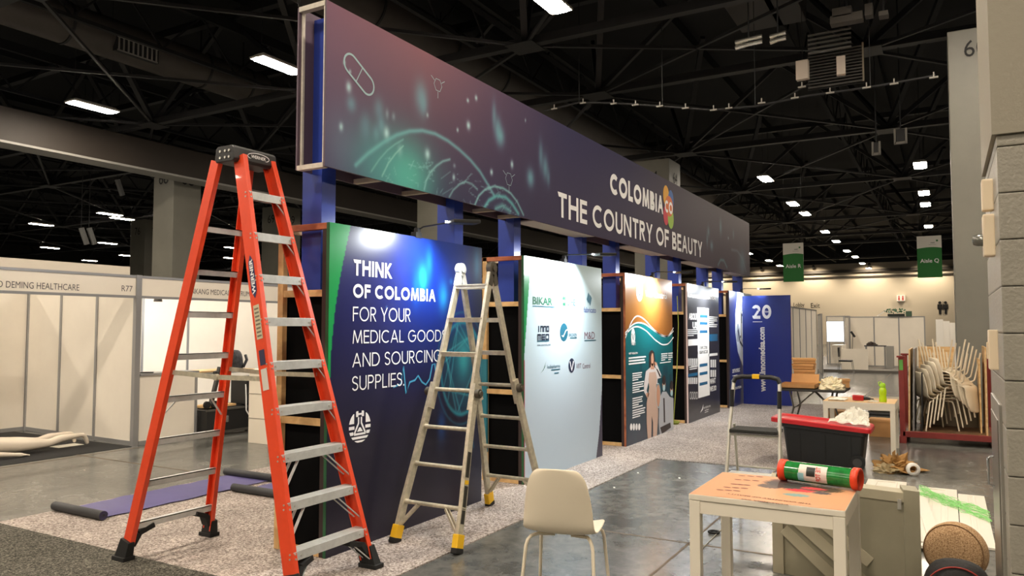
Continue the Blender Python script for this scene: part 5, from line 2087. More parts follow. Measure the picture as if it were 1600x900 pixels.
# ------------------------------------------------------------------ folding table with cartons
ft = thing('folding_table', 'dark folding table piled with cartons beside the blue end panel', 'table', (12.4, 1.75, 0))
x0, x1, ya, yb, h3 = 11.95, 12.75, 1.30, 2.22, .735
MB().box(x0, ya, h3 - .035, x1, yb, h3).build('tabletop', M('table_black', (44, 42, 40), .6), ft, w=True, bevel=.008)
for yy, sg in ((yb - .2, 1), (ya + .22, -1)):
    m = MB()
    for xx in (x0 + .1, x1 - .1):
        m.tube([(xx, yy + sg * .05, h3 - .04), (xx, yy + .0, .45), (xx, yy + sg * .12, .02)], .014, 8)
    m.tube([(x0 + .1, yy + sg * .115, .03), (x1 - .1, yy + sg * .115, .03)], .014, 8)
    m.tube([(x0 + .1, yy, .45), (x1 - .1, yy, .45)], .011, 8)
    m.build('leg', M('leg_grey', (110, 106, 98), .45, .4), ft, w=True)
m = MB()
for s in (-1, 1):
    m.tube([(12.35 + s * .05, yb - .2, .44), (12.35 + s * .05, 1.76, h3 - .05)], .009, 6)
    m.tube([(12.35 + s * .05, ya + .22, .44), (12.35 + s * .05, 1.76, h3 - .05)], .009, 6)
m.build('strut', M('leg_grey', (110, 106, 98), .45, .4), ft, w=True)
def carton(x, y, z, lx, ly, lz, rz, lab, group=None):
    t = thing('carton', lab, 'cardboard box', (x, y, z), rz, group)
    MB().box(-lx / 2, -ly / 2, 0, lx / 2, ly / 2, lz).build('box', KRAFT, t, bevel=.003)
    m = MB()
    m.box(-lx / 2 - .008, -ly / 2 - .008, lz - .03, lx / 2 + .008, ly / 2 + .008, lz + .001)
    m.build('lid', M('kraft_lid', (196, 148, 94), .8), t)
    return t
bz = h3
carton(12.6, 1.94, bz + .182, .34, .30, .082, R(8), 'flat brown carton, bottom one of the stack of three on the folding table', 'stack of three flat cartons')
carton(12.6, 1.945, bz + .272, .34, .30, .082, R(2), 'flat brown carton, middle one of the stack of three on the folding table', 'stack of three flat cartons')
carton(12.6, 1.95, bz + .362, .34, .32, .075, R(12), 'flat brown carton, top one of the stack of three on the folding table', 'stack of three flat cartons')
carton(12.6, 1.94, bz + .002, .30, .30, .178, R(4), 'brown carton under the stack of three flat ones')
ob = thing('open_carton', 'open brown tray carton tilted on the near left corner of the folding table', 'cardboard box', (12.2, 1.93, bz))
m = MB()
m.box(11.98, 1.70, bz + .002, 12.36, 2.2, bz + .015)
for a in ((11.98, 1.70, 11.99, 2.2), (12.35, 1.70, 12.36, 2.2), (11.98, 1.70, 12.36, 1.71), (11.98, 2.19, 12.36, 2.2)):
    m.box(a[0], a[1], bz + .002, a[2], a[3], bz + .075)
m.build('tray', KRAFT, ob, w=True)
m = MB()
m.bar((12.36, 1.9, bz + .07), (12.42, 1.9, bz + .2), .012, .40, side=(1, 0, 0))
m.build('flap', KRAFT, ob, w=True)
crumple('plastic_bag', M('pale_bag', (226, 216, 184), .5), (12.15, 1.50, bz + .001), .16, .17, .16, 21, 'bulging pale plastic bag on the folding table', 'plastic bag', rough=.25)
crumple('work_glove', M('glove_grey', (128, 116, 90), .9), (12.45, 1.42, bz + .001), .1, .1, .06, 31, 'crumpled grey work glove behind the pale bag', 'glove', rough=.4)
crumple('tool_pouch', M('pouch_black', (40, 38, 34), .8), (12.6, 1.62, bz + .001), .09, .1, .12, 33, 'dark tool pouch between the cartons and the pale bag', 'pouch', rough=.35)
carton(12.62, 1.38, bz + .002, .16, .14, .13, R(15), 'small pinkish brown carton at the right end of the folding table')
tp_ = thing('tape_dispenser', 'small yellow and black tape dispenser on the folding table', 'tape dispenser', (12.4, 1.7, bz))
MB().lathe([(.02, -.02), (.045, -.02), (.045, .02), (.02, .02), (.02, -.02)], (12.4, 1.7, bz + .05), (1, 0, 0), 16).build('roll', YELLOW, tp_, w=True)
MB().bar((12.4, 1.70, bz + .005), (12.4, 1.60, bz + .03), .05, .01, side=(1, 0, 0)).build('handle', BLKP, tp_, w=True)
carton(12.95, 1.47, 0.009, .3, .42, .34, R(5), 'brown carton standing on the carpet behind the white tool table')
carton(12.9, .88, 0.001, .3, .34, .26, R(-4), 'brown carton on the floor under the white tool table')

# ------------------------------------------------------------------ red steel rack with plywood and chairs
rk = thing('steel_rack', 'oxide red steel rack holding boards and stacked chairs', 'rack', (12.85, .03, 0))
OX = M('oxide_red', (122, 40, 36), .55, noise=(6, .15))
ra0, ra1, rb0, rb1 = 12.28, 13.42, -.55, .575
m = MB()
for y_ in (rb0, rb1):
    m.box(ra0, y_ - .035, .09, ra1, y_ + .035, .17)
for x_ in (ra0, ra1):
    m.box(x_ - .035, rb0, .09, x_ + .035, rb1, .17)
for x_ in (ra0, ra1):
    for y_ in (rb0, rb1):
        m.box(x_ - .045, y_ - .045, 0, x_ + .045, y_ + .045, .1)
m.build('base_frame', OX, rk, w=True, bevel=.004)
for x_ in (ra0, ra1):
    for y_ in (rb0, rb1):
        MB().box(x_ - .035, y_ - .035, .1, x_ + .035, y_ + .035, 1.22).box(x_ - .055, y_ - .055, 1.22, x_ + .055, y_ + .055, 1.245).build('post', OX, rk, w=True, bevel=.004)
MB().box(ra0 + .03, rb0 + .03, .14, ra1 - .03, rb1 - .03, .168).build('deck', wood('deck_ply', (112, 84, 54), (80, 58, 38)), rk, w=True)
MB().box(ra0 - .037, .55, 1.04, ra0 - .035, .60, 1.19).build('tag', M('tag_green', (90, 160, 70), .5), rk, w=True)
dk = .168
def board(nm, x0, x1, ya, yb, z1, mt, lab, lean=0.0):
    o = MB()
    o.add([(x0, ya, dk), (x1, ya, dk), (x1, yb, dk), (x0, yb, dk), (x0, ya + lean, z1), (x1, ya + lean, z1), (x1, yb + lean, z1), (x0, yb + lean, z1)],
          [(3, 2, 1, 0), (4, 5, 6, 7), (0, 1, 5, 4), (1, 2, 6, 5), (2, 3, 7, 6), (3, 0, 4, 7)])
    return tag(o.build(nm, mt, bevel=.002), lab, 'board')
board('plywood_sheet', 12.3, 13.35, .485, .505, 1.34, PLY, 'plywood sheet on edge at the left side of the red rack', -.03)
board('grey_sheet', 12.35, 13.35, .43, .45, 1.345, M('sheet_grey', (132, 130, 130), .6), 'grey sheet on edge against the left plywood in the rack', -.03)
board('dark_sheet', 12.35, 13.3, .33, .345, 1.0, BLACK, 'black sheet on edge inside the left side of the rack', -.02)
bo = MB()
bo.bar((13.34, .36, .168), (13.36, .36, 1.36), .015, .0001)
bo = MB().box(13.30, -.1, dk, 13.325, .38, 1.36)
tag(bo.build('plywood_sheet', PLY), 'pale plywood sheet across the back of the red rack', 'board')
board('plywood_sheet', 12.3, 13.3, -.465, -.445, 1.38, PLY, 'plywood sheet on edge at the right side of the red rack', -.01)
board('plywood_sheet', 12.55, 13.3, -.405, -.385, 1.2, PLY, 'shorter plywood sheet inside the right side of the red rack', .0)
tag(MB().box(13.24, -.42, dk, 13.28, .3, .68).build('brown_sheet', M('panel_brown', (104, 92, 72), .7)), 'low brown panel behind the legs of the stacked chairs', 'board')
ordn = ['lowest', 'second', 'third', 'fourth', 'topmost']
CLR = M('clear_film', (226, 214, 186), .25)
proto_c = chair
def place_chair(loc, rot, lab, group):
    c = copy_tree(proto_c)
    c.rotation_euler = rot
    c.location = loc
    c['label'] = lab
    c['group'] = group
    return c
for k in range(5):
    place_chair((12.72 + .02 * (k % 2), .175 - .05 * k, dk + .002 + .052 * k), (0, 0, R(206)),
                'upright cream shell chair, %s of the five nested upright in the rack' % ordn[k], 'upright stacked chairs in the rack')
for k in range(5):
    c = place_chair((12.74 + .02 * (k % 2), -.12 + .045 * k, 1.385 - .0 + .048 * (k - 2)), (0, R(180), R(-22)),
                    'upturned cream shell chair, %s of the five stacked legs up in the rack' % ordn[k], 'upturned stacked chairs in the rack')

# ------------------------------------------------------------------ far right stand: platform, partitions, counter, screen, chair
pt = MB().box(30.4, -1.2, 0, 44, 6, .1).build('stand_platform', M('platform_grey', (104, 100, 94), .45))
tag(pt, 'low grey platform under the distant white stand', 'platform')
def partition(name, lab, a, b, z0, h, n, cat='partition', group='white partition walls of the distant stands'):
    """panel wall from a to b (xy) with n panels between grey posts"""
    a, b = Vector((a[0], a[1], 0)), Vector((b[0], b[1], 0))
    t = thing(name, lab, cat, (a.x, a.y, z0), group=group)
    d = (b - a)
    for k in range(n + 1):
        p = a + d * k / n
        MB().box(p.x - .022, p.y - .022, z0, p.x + .022, p.y + .022, z0 + h).build('post', OCT, t, w=True)
    for k in range(n):
        p, q = a + d * k / n, a + d * (k + 1) / n
        m = MB()
        m.bar(p + Vector((0, 0, z0 + .04)) + d.normalized() * .02 + Vector((0, 0, (h - .08) / 2)), q + Vector((0, 0, z0 + .04 + (h - .08) / 2)) - d.normalized() * .02, .012, h - .08)
        m.build('panel', PANEL_W, t, w=True)
    for zz in (z0 + .02, z0 + h - .02):
        MB().bar(a + Vector((0, 0, zz)), b + Vector((0, 0, zz)), .034, .04).build('beam', OCT, t, w=True)
    return t
partition('partition_wall', 'run of white partition panels right of the blue end panel, seen at a slant', (22.6, 3.97), (28.5, 3.97), 0, 2.28, 5)
partition('partition_wall', 'white back partition of three wide panels on the distant platform', (33.6, 3.4), (33.6, .72), .1, 2.0, 3)
partition('partition_wall', 'narrow white side partition beside the lit screen', (32.1, 3.45), (33.5, 3.45), .1, 2.0, 3)
partition('partition_wall', 'white partition wall behind the lit screen', (34.6, 4.4), (34.6, 3.5), .1, 2.05, 1)
partition('partition_wall', 'white slanted partition beyond the long partition run', (28.6, 3.8), (30.3, 4.15), 0, 2.15, 3)
scn = thing('lit_screen', 'bright white lit screen on the distant partition', 'screen', (33.9, 3.9, 1.0))
MB().box(33.93, 3.5, 1.05, 34.0, 4.34, 1.93).build('frame', OCT, scn, w=True)
MB().box(33.92, 3.53, 1.08, 33.93, 4.31, 1.9).build('display', M('screen_white', (250, 252, 255), .4, emit=1.2), scn, w=True)
m = MB()
m.box(33.9, 3.55, 0.1, 34.0, 3.6, 1.05)
m.box(33.9, 4.2, 0.1, 34.0, 4.25, 1.05)
m.build('leg', OCT, scn, w=True)
ctr = thing('counter', 'white reception counter at the edge of the distant platform', 'counter', (31, 3.0, .1))
m = MB()
m.box(30.75, 2.52, .1, 30.79, 3.42, .86)
m.box(30.79, 3.38, .1, 32.0, 3.42, .98)
m.build('front_panel', PANEL_W, ctr, w=True)
MB().box(30.8, 3.38, .98, 32.0, 3.75, 1.0).build('top', WHITE, ctr, w=True)
cch = thing('office_chair', 'small black chair with chrome legs by the distant white counter', 'chair', (29.6, 3.2, 0))
bx, by = 29.6, 3.15
MB().box(bx - .22, by - .22, .43, bx + .22, by + .22, .49).build('seat', BLKP, cch, w=True, bevel=.03)
m = MB()
m.box(bx - .19, by + .2, .6, bx + .19, by + .25, .95)
m.build('backrest', BLKP, cch, w=True, bevel=.03)
for sx in (-1, 1):
    m = MB()
    m.tube([(bx + sx * .2, by + .24, .8), (bx + sx * .2, by + .22, .45), (bx + sx * .2, by + .26, .012), (bx + sx * .2, by - .26, .012), (bx + sx * .2, by - .2, .44)], .012, 8)
    m.build('leg_frame', CHROME, cch, w=True)
dsk = thing('work_desk', 'dark desk and grey cupboard behind the distant counter', 'desk', (32, 2.2, .1))
MB().box(32.0, 2.0, .93, 32.5, 2.75, .97).build('top', M('desk_dark', (60, 60, 60), .5), dsk, w=True)
MB().box(32.05, 1.75, .1, 32.5, 2.0, .95).build('cupboard', M('desk_grey', (150, 148, 142), .5), dsk, w=True)
m = MB()
for y_ in (2.05, 2.7):
    for x_ in (32.05, 32.45):
        m.box(x_ - .015, y_ - .015, .1, x_ + .015, y_ + .015, .93)
m.build('leg', OCT, dsk, w=True)
crumple('desk_clutter', M('clutter_dark', (60, 50, 44), .7), (32.2, 2.5, .972), .12, .2, .12, 41, 'dark clutter on the distant desk', 'clutter', n=14)
tsp = thing('tripod_lamp', 'thin black lamp stand against the distant partition', 'lamp stand', (32.6, 3.2, .1))
MB().tube([(32.6, 3.25, .1), (32.6, 3.2, 1.35)], .012, 6).build('pole', BLKP, tsp, w=True)
MB().bar((32.6, 3.26, 1.5), (32.6, 3.12, 1.28), .06, .08).build('lamp_head', BLKP, tsp, w=True)
for k, y_ in enumerate((.2, .0, -.18)):
    tag(MB().box(31.8 + k * .35, y_ - .12, .1, 31.9 + k * .35, y_ + .12, 1.95 - k * .06).build('white_board', WHITE, bevel=.01),
        'white board leaning right of the distant back partition, %s from the front' % ('first', 'second', 'third')[k], 'board')
tag(MB().box(33.2, -.8, .1, 33.3, -.35, 2.0).build('brown_board', wood('board_brown', (96, 74, 50), (66, 48, 34))), 'dark brown board beside the distant white boards', 'board')
# plants, crate and stick on top of the far partition
gp = thing('potted_plant', 'dark green plant in a planter on top of the distant partition', 'plant', (33.6, 2.0, 2.1))
MB().box(33.5, 1.4, 2.102, 33.7, 2.0, 2.2).build('planter', M('planter_dark', (34, 40, 34), .7), gp, w=True)
m = MB()
r3 = random.Random(12)
for k in range(70):
    c = Vector((33.6 + r3.uniform(-.12, .12), 1.72 + r3.uniform(-.42, .42), 2.2 + r3.uniform(0, .16)))
    dd = Vector((r3.uniform(-1, 1), r3.uniform(-1, 1), r3.uniform(.1, 1))).normalized() * .1
    sd = dd.orthogonal().normalized() * .03
    m.add([c, c + dd * .5 + sd, c + dd, c + dd * .5 - sd], [(0, 1, 2, 3)])
m.build('leaves', M('leaf_green', (24, 84, 52), .5), gp, w=True, recalc=False)
tag(MB().box(33.5, 1.15, 2.102, 33.7, 1.36, 2.3).build('small_crate', M('crate_green', (66, 92, 72), .6), bevel=.01), 'small greenish crate right of the plant on the distant partition', 'crate')
tag(MB().bar((33.6, 2.38, 2.112), (33.62, 2.06, 2.34), .05, .04).build('white_stick', WHITE), 'white stick leaning left of the plant on the distant partition', 'stick')
crl = thing('rolled_carpet', 'pale rolled cloth on dark folded matting left of the rack', 'roll', (16.2, 1.2, 0))
MB().tube([(16.0, 1.32, .19), (16.2, .75, .19)], .15, 20).build('roll', M('roll_pale', (196, 186, 168), .8), crl, w=True)
MB().box(15.8, .7, .0, 16.3, 1.35, .06).build('mat', BLKP, crl, w=True, bevel=.02)

# far wall signs
wm = MB()
p = onX(1237, 481, 79.98)
TX = Matrix.Translation((79.97, 0, 0)) @ Matrix.Rotation(R(-90), 4, 'Z')
def far_text(s, x, y, h, x2):
    a, b = onX(x, y, 79.97), onX(x2, y, 79.97)
    text(wm, s, -a.y, a.z, h, 0, width=abs(b.y - a.y), T=TX)
far_text('Lobby', 1240, 479.5, .45, 1257)
far_text('Exit', 1267, 481, .5, 1281)
tag(wm.build('wall_lettering', M('stencil_black', (18, 18, 18), .7)), 'dark words Lobby and Exit painted on the pale far wall', 'lettering')
sg = thing('restroom_sign', 'small white sign with red figures hanging on the far wall', 'sign', (79.8, 3.65, 4.3))
MB().box(79.7, 3.25, 4.15, 80.0, 3.95, 4.72).build('plate', WHITE, sg, w=True)
m = MB()
for y_ in (3.76, 3.44):
    m.add([(79.69, y_ + .06 * math.cos(R(a_)), 4.58 + .06 * math.sin(R(a_))) for a_ in range(0, 360, 30)], [tuple(range(12))])
    m.box(79.69, y_ - .06, 4.22, 79.695, y_ + .06, 4.5)
m.build('figures', M('sign_red', (200, 50, 40), .5), sg, w=True, recalc=False)
pg = MB()
for y_ in (.43, -.02):
    a = y_
    pg.add([(79.96, a + .13 * math.cos(R(q_)), 3.95 + .13 * math.sin(R(q_))) for q_ in range(0, 360, 30)], [tuple(range(12))])
    pg.box(79.95, a - .2, 3.35, 79.96, a + .2, 3.8)
    pg.box(79.95, a - .1, 2.9, 79.96, a + .1, 3.4)
pg.box(79.95, .17, 2.8, 79.96, .2, 4.1)
tag(pg.build('restroom_pictogram', M('stencil_black', (18, 18, 18), .7)), 'large dark restroom figures on the far wall beside the grey column', 'sign')

# hanging aisle signs
SGR = M('aisle_green', (20, 116, 40), .5)
def aisle(X, ya, yb, z0, z1, s, lab):
    t = thing('aisle_sign', lab, 'hanging sign', (X, (ya + yb) / 2, z1))
    MB().box(X, yb, z0, X + .02, ya, z1).build('board', M('sign_white', (226, 222, 212), .5), t, w=True)
    T = Matrix.Translation((X - .004, ya, z0)) @ Matrix.Rotation(R(-90), 4, 'Z')
    W_, H_ = ya - yb, z1 - z0
    m = MB()
    top = [(W_ * k / 16, H_ * (.70 + .04 * math.sin(math.pi * k / 16 * .8) - .02 * k / 16)) for k in range(17)]
    patch(m, [(0, 0), (W_, 0)] + top[::-1], 0, T)
    m.build('green_field', SGR, t, w=True, recalc=False)
    m = MB()
    text(m, s, W_ / 2, H_ * .36, H_ * .095, -.004, bold=.012, width=W_ * .76, align='c', T=T)
    m.build('lettering', INKW, t, w=True, recalc=False)
    m = MB()
    text(m, 'med', W_ * .56, H_ * .82, H_ * .035, -.004, bold=.02, T=T)
    rect(m, W_ * .48, H_ * .785, W_ * .78, H_ * .79, -.004, T)
    m.build('small_lettering', M('sign_grey', (90, 96, 90), .5), t, w=True, recalc=False)
    m = MB()
    for a_ in (0, 90):
        ribbon(m, [(W_ * .82 + .035 * math.cos(R(a_ + k)), H_ * .88 + .035 * math.sin(R(a_ + k))) for k in (45, 225)], .024, -.004, T=T)
    m.build('cross_logo', SGR, t, w=True, recalc=False)
    m = MB()
    for yy in (ya - .05, yb + .05):
        m.tube([(X + .01, yy, z1), (X + .01, yy, 10.2)], .004, 5)
    m.build('wire', STEEL_D, t, w=True)
aisle(27, 4.78, 4.12, 3.21, 4.53, 'Aisle R', 'green and white hanging sign reading Aisle R')
aisle(27, .73, .05, 3.22, 4.53, 'Aisle Q', 'green and white hanging sign reading Aisle Q')

# ------------------------------------------------------------------ roof clutter at the top right
def hung(X, px, py):
    return onX(px, py, X)
for (x_, y_, w_, h_, lab, rz) in ((1254, 110, .22, .36, 'pale square box hanging under the roof, left of two', R(-4)), (1314, 103, .15, .34, 'pale narrow box hanging under the roof, right of two', R(6))):
    p = hung(14.6, x_, y_)
    t = thing('hanging_box', lab, 'box', tuple(p), rz)
    MB().box(-.06, -w_ / 2, -h_ / 2, .06, w_ / 2, h_ / 2).build('body', M('box_pale', (214, 200, 186), .6), t, bevel=.01)
    MB().tube([(0, 0, h_ / 2), (0, 0, 10.2 - p.z)], .006, 5).build('wire', STEEL_D, t)
gv = thing('roof_louvre', 'dark grey slatted louvre box under the roof behind the pale hanging boxes', 'louvre', (15.6, 1.7, 6.6))
a, b = hung(15.6, 1262, 86), hung(15.6, 1348, 125)
m = MB()
for k in range(12):
    zz = b.z + (a.z - b.z) * k / 11
    m.box(15.58, b.y, zz - .012, 15.64, a.y, zz + .012)
m.build('slats', M('louvre_grey', (104, 102, 98), .5, .3), gv, w=True)
m = MB()
m.box(15.66, b.y - .02, b.z - .03, 15.7, a.y + .02, a.z + .03)
m.build('back', BLACK, gv, w=True)
MB().box(15.57, b.y - .03, b.z - .02, 15.6, b.y, a.z + .06).build('edge', M('louvre_edge', (170, 160, 140), .5), gv, w=True)
gv2 = thing('roof_louvre', 'second dark slatted louvre higher under the roof', 'louvre', (14.3, 2, 7))
a, b = hung(14.3, 1262, 56), hung(14.3, 1330, 72)
m = MB()
for k in range(5):
    zz = b.z + (a.z - b.z) * k / 4
    m.box(14.28, b.y, zz - .01, 14.34, a.y, zz + .01)
m.build('slats', M('louvre_grey', (104, 102, 98), .5, .3), gv2, w=True)
for (x0_, y0_, x1_, y1_, lab) in ((1149, 64, 1191, 74, 'bright foil-wrapped duct joint under the roof, left of two'), (1203, 58, 1228, 66, 'bright foil-wrapped duct joint under the roof, right of two')):
    a, b = hung(12.9, x0_, y0_), hung(12.9, x1_, y1_)
    t = thing('foil_joint', lab, 'duct wrap', tuple((a + b) / 2))
    c = (a + b) / 2
    m = MB()
    for dz in (-.045, .045):
        m.tube([(12.9, a.y, c.z + dz + .02), (12.9, (a.y + b.y) / 2, c.z + dz + .04), (12.9, b.y, c.z + dz + .05)], [.04, .03, .035], 9)
    m.build('foil', M('foil', (216, 212, 202), .25, .85, emit=0), t, w=True)
    MB().bar((12.9, c.y, c.z + .04), (12.9, c.y, 10.2), .02, .02).build('hanger', STEEL_D, t, w=True)
# sagging cable with pale clips
cl = thing('cable_run', 'dark sagging pipe run with a row of pale clips under the roof', 'pipe', tuple(hung(14, 1112, 172)))
pts = [hung(14, x_, y_) for x_, y_ in ((850, 174), (905, 160), (960, 161), (1035, 166), (1112, 172), (1180, 166), (1260, 150), (1360, 136), (1462, 118))]
MB().tube(pts, .022, 6).build('pipe', STEEL_D, cl, w=True)
for q_ in pts[1::2]:
    MB().bar(q_, (q_.x, q_.y, 10.2), .012, .012).build('hanger', STEEL_D, cl, w=True)
for x_, y_ in ((866, 170), (911, 161), (959, 162), (993, 164), (1031, 166), (1071, 169), (1115, 172), (1139, 169), (1190, 161), (1242, 153), (1253, 136), (1297, 145), (1354, 137), (1397, 131), (1459, 121)):
    p = hung(13.96, x_, y_)
    m = MB()
    m.box(p.x - .02, p.y - .065, p.z - .012, p.x + .02, p.y + .065, p.z + .012)
    m.bar((p.x, p.y, p.z), (p.x, p.y, p.z + .09), .012, .02)
    c_ = m.build('clip', M('clip_pale', (150, 146, 138), .5), cl, w=True)
for (x_, y_, w_, h_, lab) in ((1369, 232, .14, .3, 'pale speaker bracket hanging under the roof, left of two'), (1407, 213, .22, .34, 'pale speaker bracket hanging under the roof, right of two')):
    p = hung(18.5, x_, y_)
    t = thing('hanging_bracket', lab, 'bracket', tuple(p))
    m = MB()
    for dy in (-w_ / 2, w_ / 2):
        m.box(-.04, dy - .02, -h_ / 2, .04, dy + .02, h_ / 2)
    m.box(-.04, -w_ / 2, -h_ / 2, .04, w_ / 2, -h_ / 2 + .05)
    m.build('frame', M('bracket_pale', (150, 146, 138), .6), t)
    MB().box(-.05, -w_ / 2 + .03, -h_ / 2 + .06, .05, w_ / 2 - .03, h_ / 2 - .02).build('body', BLKP, t)
    MB().tube([(0, 0, h_ / 2), (0, 0, 10.2 - p.z)], .015, 5).build('rod', STEEL_D, t)
for (x_, y_, lab) in ((187, 293, 'small pale strip light hanging left of column 68'), (131, 369, 'small white spotlight under the left roof, left one of a pair'), (143, 369, 'small white spotlight under the left roof, right one of a pair')):
    p = onY(x_, y_, 26)
    t = thing('track_spotlight', lab, 'spotlight', tuple(p))
    MB().bar((-.1, 0, .28), (.12, 0, -.28), .14, .14).build('body', M('spot_grey', (140, 140, 138), .5), t, bevel=.02)
    MB().tube([(-.1, 0, .28), (-.1, 0, 10.2 - p.z)], .012, 5).build('rod', STEEL_D, t)
# air unit near the roof at top right
au = thing('air_unit', 'big dark air handling unit under the roof at the top right', 'air unit', (14, 2.6, 8))
MB().box(13.1, 2.3, 7.9, 16.1, 3.6, 9.0).build('casing', M('unit_dark', (52, 48, 46), .6), au, w=True, bevel=.03)
MB().bar((13.2, 1.9, 9.0), (13.4, 2.2, 7.9), .5, .3).build('flap', STEEL_D, au, w=True)
for k, (x_, y_, w_, h_) in enumerate(((1315, 18, .3, .16), (1322, 27, .5, .14), (1357, 14, .12, .2), (1380, 20, .14, .08))):
    p = hung(13.4, x_, y_)
    jb = MB().box(p.x, p.y - w_ / 2, p.z - h_ / 2, p.x + .2, p.y + w_ / 2, p.z + h_ / 2).build('junction_box', M('junction_grey', (80, 75, 70), .6), bevel=.01)
    MB().bar((p.x + .1, p.y, p.z), (p.x + .1, p.y, 10.2), .03, .03).build('hanger', STEEL_D, jb)
    tag(jb,
        'grey junction box high under the roof at the top right, %s from the left' % ('first', 'second', 'third', 'fourth')[k], 'junction box')

# ------------------------------------------------------------------ details on the block pier
fa_ = thing('fire_alarm', 'cream fire alarm with a round strobe on the block pier', 'alarm', (4.72, -.2, 2.1))
p0 = onY(1542, 385, -.19)
cxx = onY(1545, 368, -.19).x
for (za, zb_, w_) in ((2.21, 2.36, .1), (1.99, 2.19, .13)):
    MB().box(cxx - w_ * .4, -.215, za, cxx + w_ * .4, -.165, zb_).build('housing', M('alarm_cream', (232, 214, 184), .45), fa_, w=True, bevel=.008)
MB().lathe([(.0, .045), (.022, .04), (.03, .02), (.03, 0)], (cxx - .0, -.165, 2.07), (0, 1, 0), 18).build('strobe', M('strobe_glass', (110, 110, 104), .12, .3), fa_, w=True)
m = MB()
TP = Matrix.Translation((cxx + .0, -.163, 2.02)) @ Matrix.Rotation(R(180), 4, 'Z')
for k, ch in enumerate('FIRE'):
    text(m, ch, -.045, .11 - k * .035, .024, -.001, bold=.02, T=TP)
m.build('lettering', M('alarm_red', (180, 40, 30), .5), fa_, w=True, recalc=False)
sw = thing('switch_plate', 'cream switch plate on the narrow face of the block pier', 'switch', (4.45, -.2, 1.5))
sx_ = onY(1554, 548, -.2).x
MB().box(sx_ - .055, -.215, 1.45, sx_ + .055, -.175, 1.64).build('plate', M('alarm_cream', (232, 214, 184), .45), sw, w=True, bevel=.006)
MB().box(sx_ - .02, -.176, 1.5, sx_ + .02, -.168, 1.58).build('rocker', M('rocker_cream', (214, 196, 166), .4), sw, w=True, bevel=.003)
fc_ = thing('hose_cabinet', 'narrow grey steel cabinet set in the lower part of the block pier', 'cabinet', (4.45, -.2, .5))
MB().box(4.12, -.23, .22, 4.86, -.2, 1.30).build('frame', M('cab_steel', (150, 146, 136), .35, .5), fc_, w=True, bevel=.005)
MB().box(4.2, -.205, .3, 4.78, -.195, 1.22).build('door', M('cab_door', (128, 124, 114), .3, .6), fc_, w=True, bevel=.003)
m = MB()
m.tube([(4.5, -.19, .86), (4.5, -.165, .87), (4.5, -.165, 1.0), (4.5, -.19, 1.01)], .006, 8)
m.build('handle', CHROME, fc_, w=True)

# ------------------------------------------------------------------ left stands of white panels
BY = 9.87
def wall_run(t, a, b, z0, z1, n, mat_=PANEL_W):
    a, b = Vector((a[0], a[1], 0)), Vector((b[0], b[1], 0))
    d = b - a
    u = d.normalized()
    for k in range(n + 1):
        p = a + d * k / n
        MB().box(p.x - .022, p.y - .022, z0, p.x + .022, p.y + .022, z1).build('post', OCT, t, w=True)
    for k in range(n):
        p, q = a + d * k / n + u * .02, a + d * (k + 1) / n - u * .02
        zc_ = (z0 + z1) / 2
        MB().bar(p + Vector((0, 0, zc_)), q + Vector((0, 0, zc_)), .01, z1 - z0 - .1).build('panel', mat_, t, w=True)
    for zz in (z0 + .035, z1 - .02):
        MB().bar(a + Vector((0, 0, zz)), b + Vector((0, 0, zz)), .03, .05 if zz > 1 else .06).build('beam', OCT, t, w=True)
ls = thing('exhibition_stand', 'white panel stand at the far left with DEMING HEALTHCARE on its header', 'exhibition stand', (6.6, BY, 0))
wall_run(ls, (6.6, BY), (6.72, 12.87), 0, 2.38, 3)
wall_run(ls, (6.72, 12.9), (.6, 12.9), 0, 2.38, 6)
def header(t, xa, xb, y, texts):
    MB().box(xa, y - .012, 2.10, xb, y + .012, 2.35).build('fascia_board', PANEL_W, t, w=True)
    m = MB()
    m.box(xa, y - .02, 2.35, xb, y + .02, 2.385)
    m.box(xa, y - .02, 2.065, xb, y + .02, 2.10)
    m.build('fascia_rail', OCT, t, w=True)
    m = MB()
    for s, x_, z_, h_, w_ in texts:
        text(m, s, x_, z_, h_, y - .0145, width=w_)
    m.build('lettering', M('header_ink', (92, 88, 88), .6), t, w=True, recalc=False)
e0 = onY(123, 445, BY)
dl = onY(0, 441, BY)
z_dm = onY(62, 446, BY).z
header(ls, .6, 6.58, BY, [('D DEMING HEALTHCARE', dl.x - .03, z_dm - .045, .085, e0.x - dl.x + .03), ('R77', onY(189, 454, BY).x, onY(189, 455, BY).z, .085, onY(206, 454, BY).x - onY(189, 454, BY).x)])
MB().box(6.56, BY - .035, 0, 6.64, BY + .035, 2.39).build('corner_post', OCT, ls, w=True)
rs = thing('exhibition_stand', 'white panel stand behind the red ladder with MEDICAL INSTRUMENT on its header', 'exhibition stand', (8, BY, 0))
wall_run(rs, (6.8, 12.9), (12.6, 12.9), 0, 2.38, 6)
a1, a2 = onY(298, 456, BY).x, onY(402, 456, BY).x
header(rs, 6.64, 12.6, BY, [('NKANG MEDICAL INSTRUMENT', a1, onY(298, 459, BY).z, .085, a2 - a1)])
MB().box(12.56, BY - .03, 0, 12.64, BY + .03, 2.39).build('corner_post', OCT, rs, w=True)
ct = thing('low_counter', 'low white panel counter at the front of the stand behind the red ladder', 'counter', (7.1, BY, 0))
MB().box(6.66, BY - .01, .06, 7.58, BY + .01, .97).build('panel', PANEL_W, ct, w=True)
m = MB()
m.box(6.66, BY - .02, .0, 7.6, BY + .02, .06)
m.box(7.56, BY - .022, 0, 7.6, BY + .022, 1.0)
m.build('frame', OCT, ct, w=True)
MB().box(6.66, BY - .03, .97, 7.62, BY + .3, 1.0).build('top', OCT, ct, w=True)
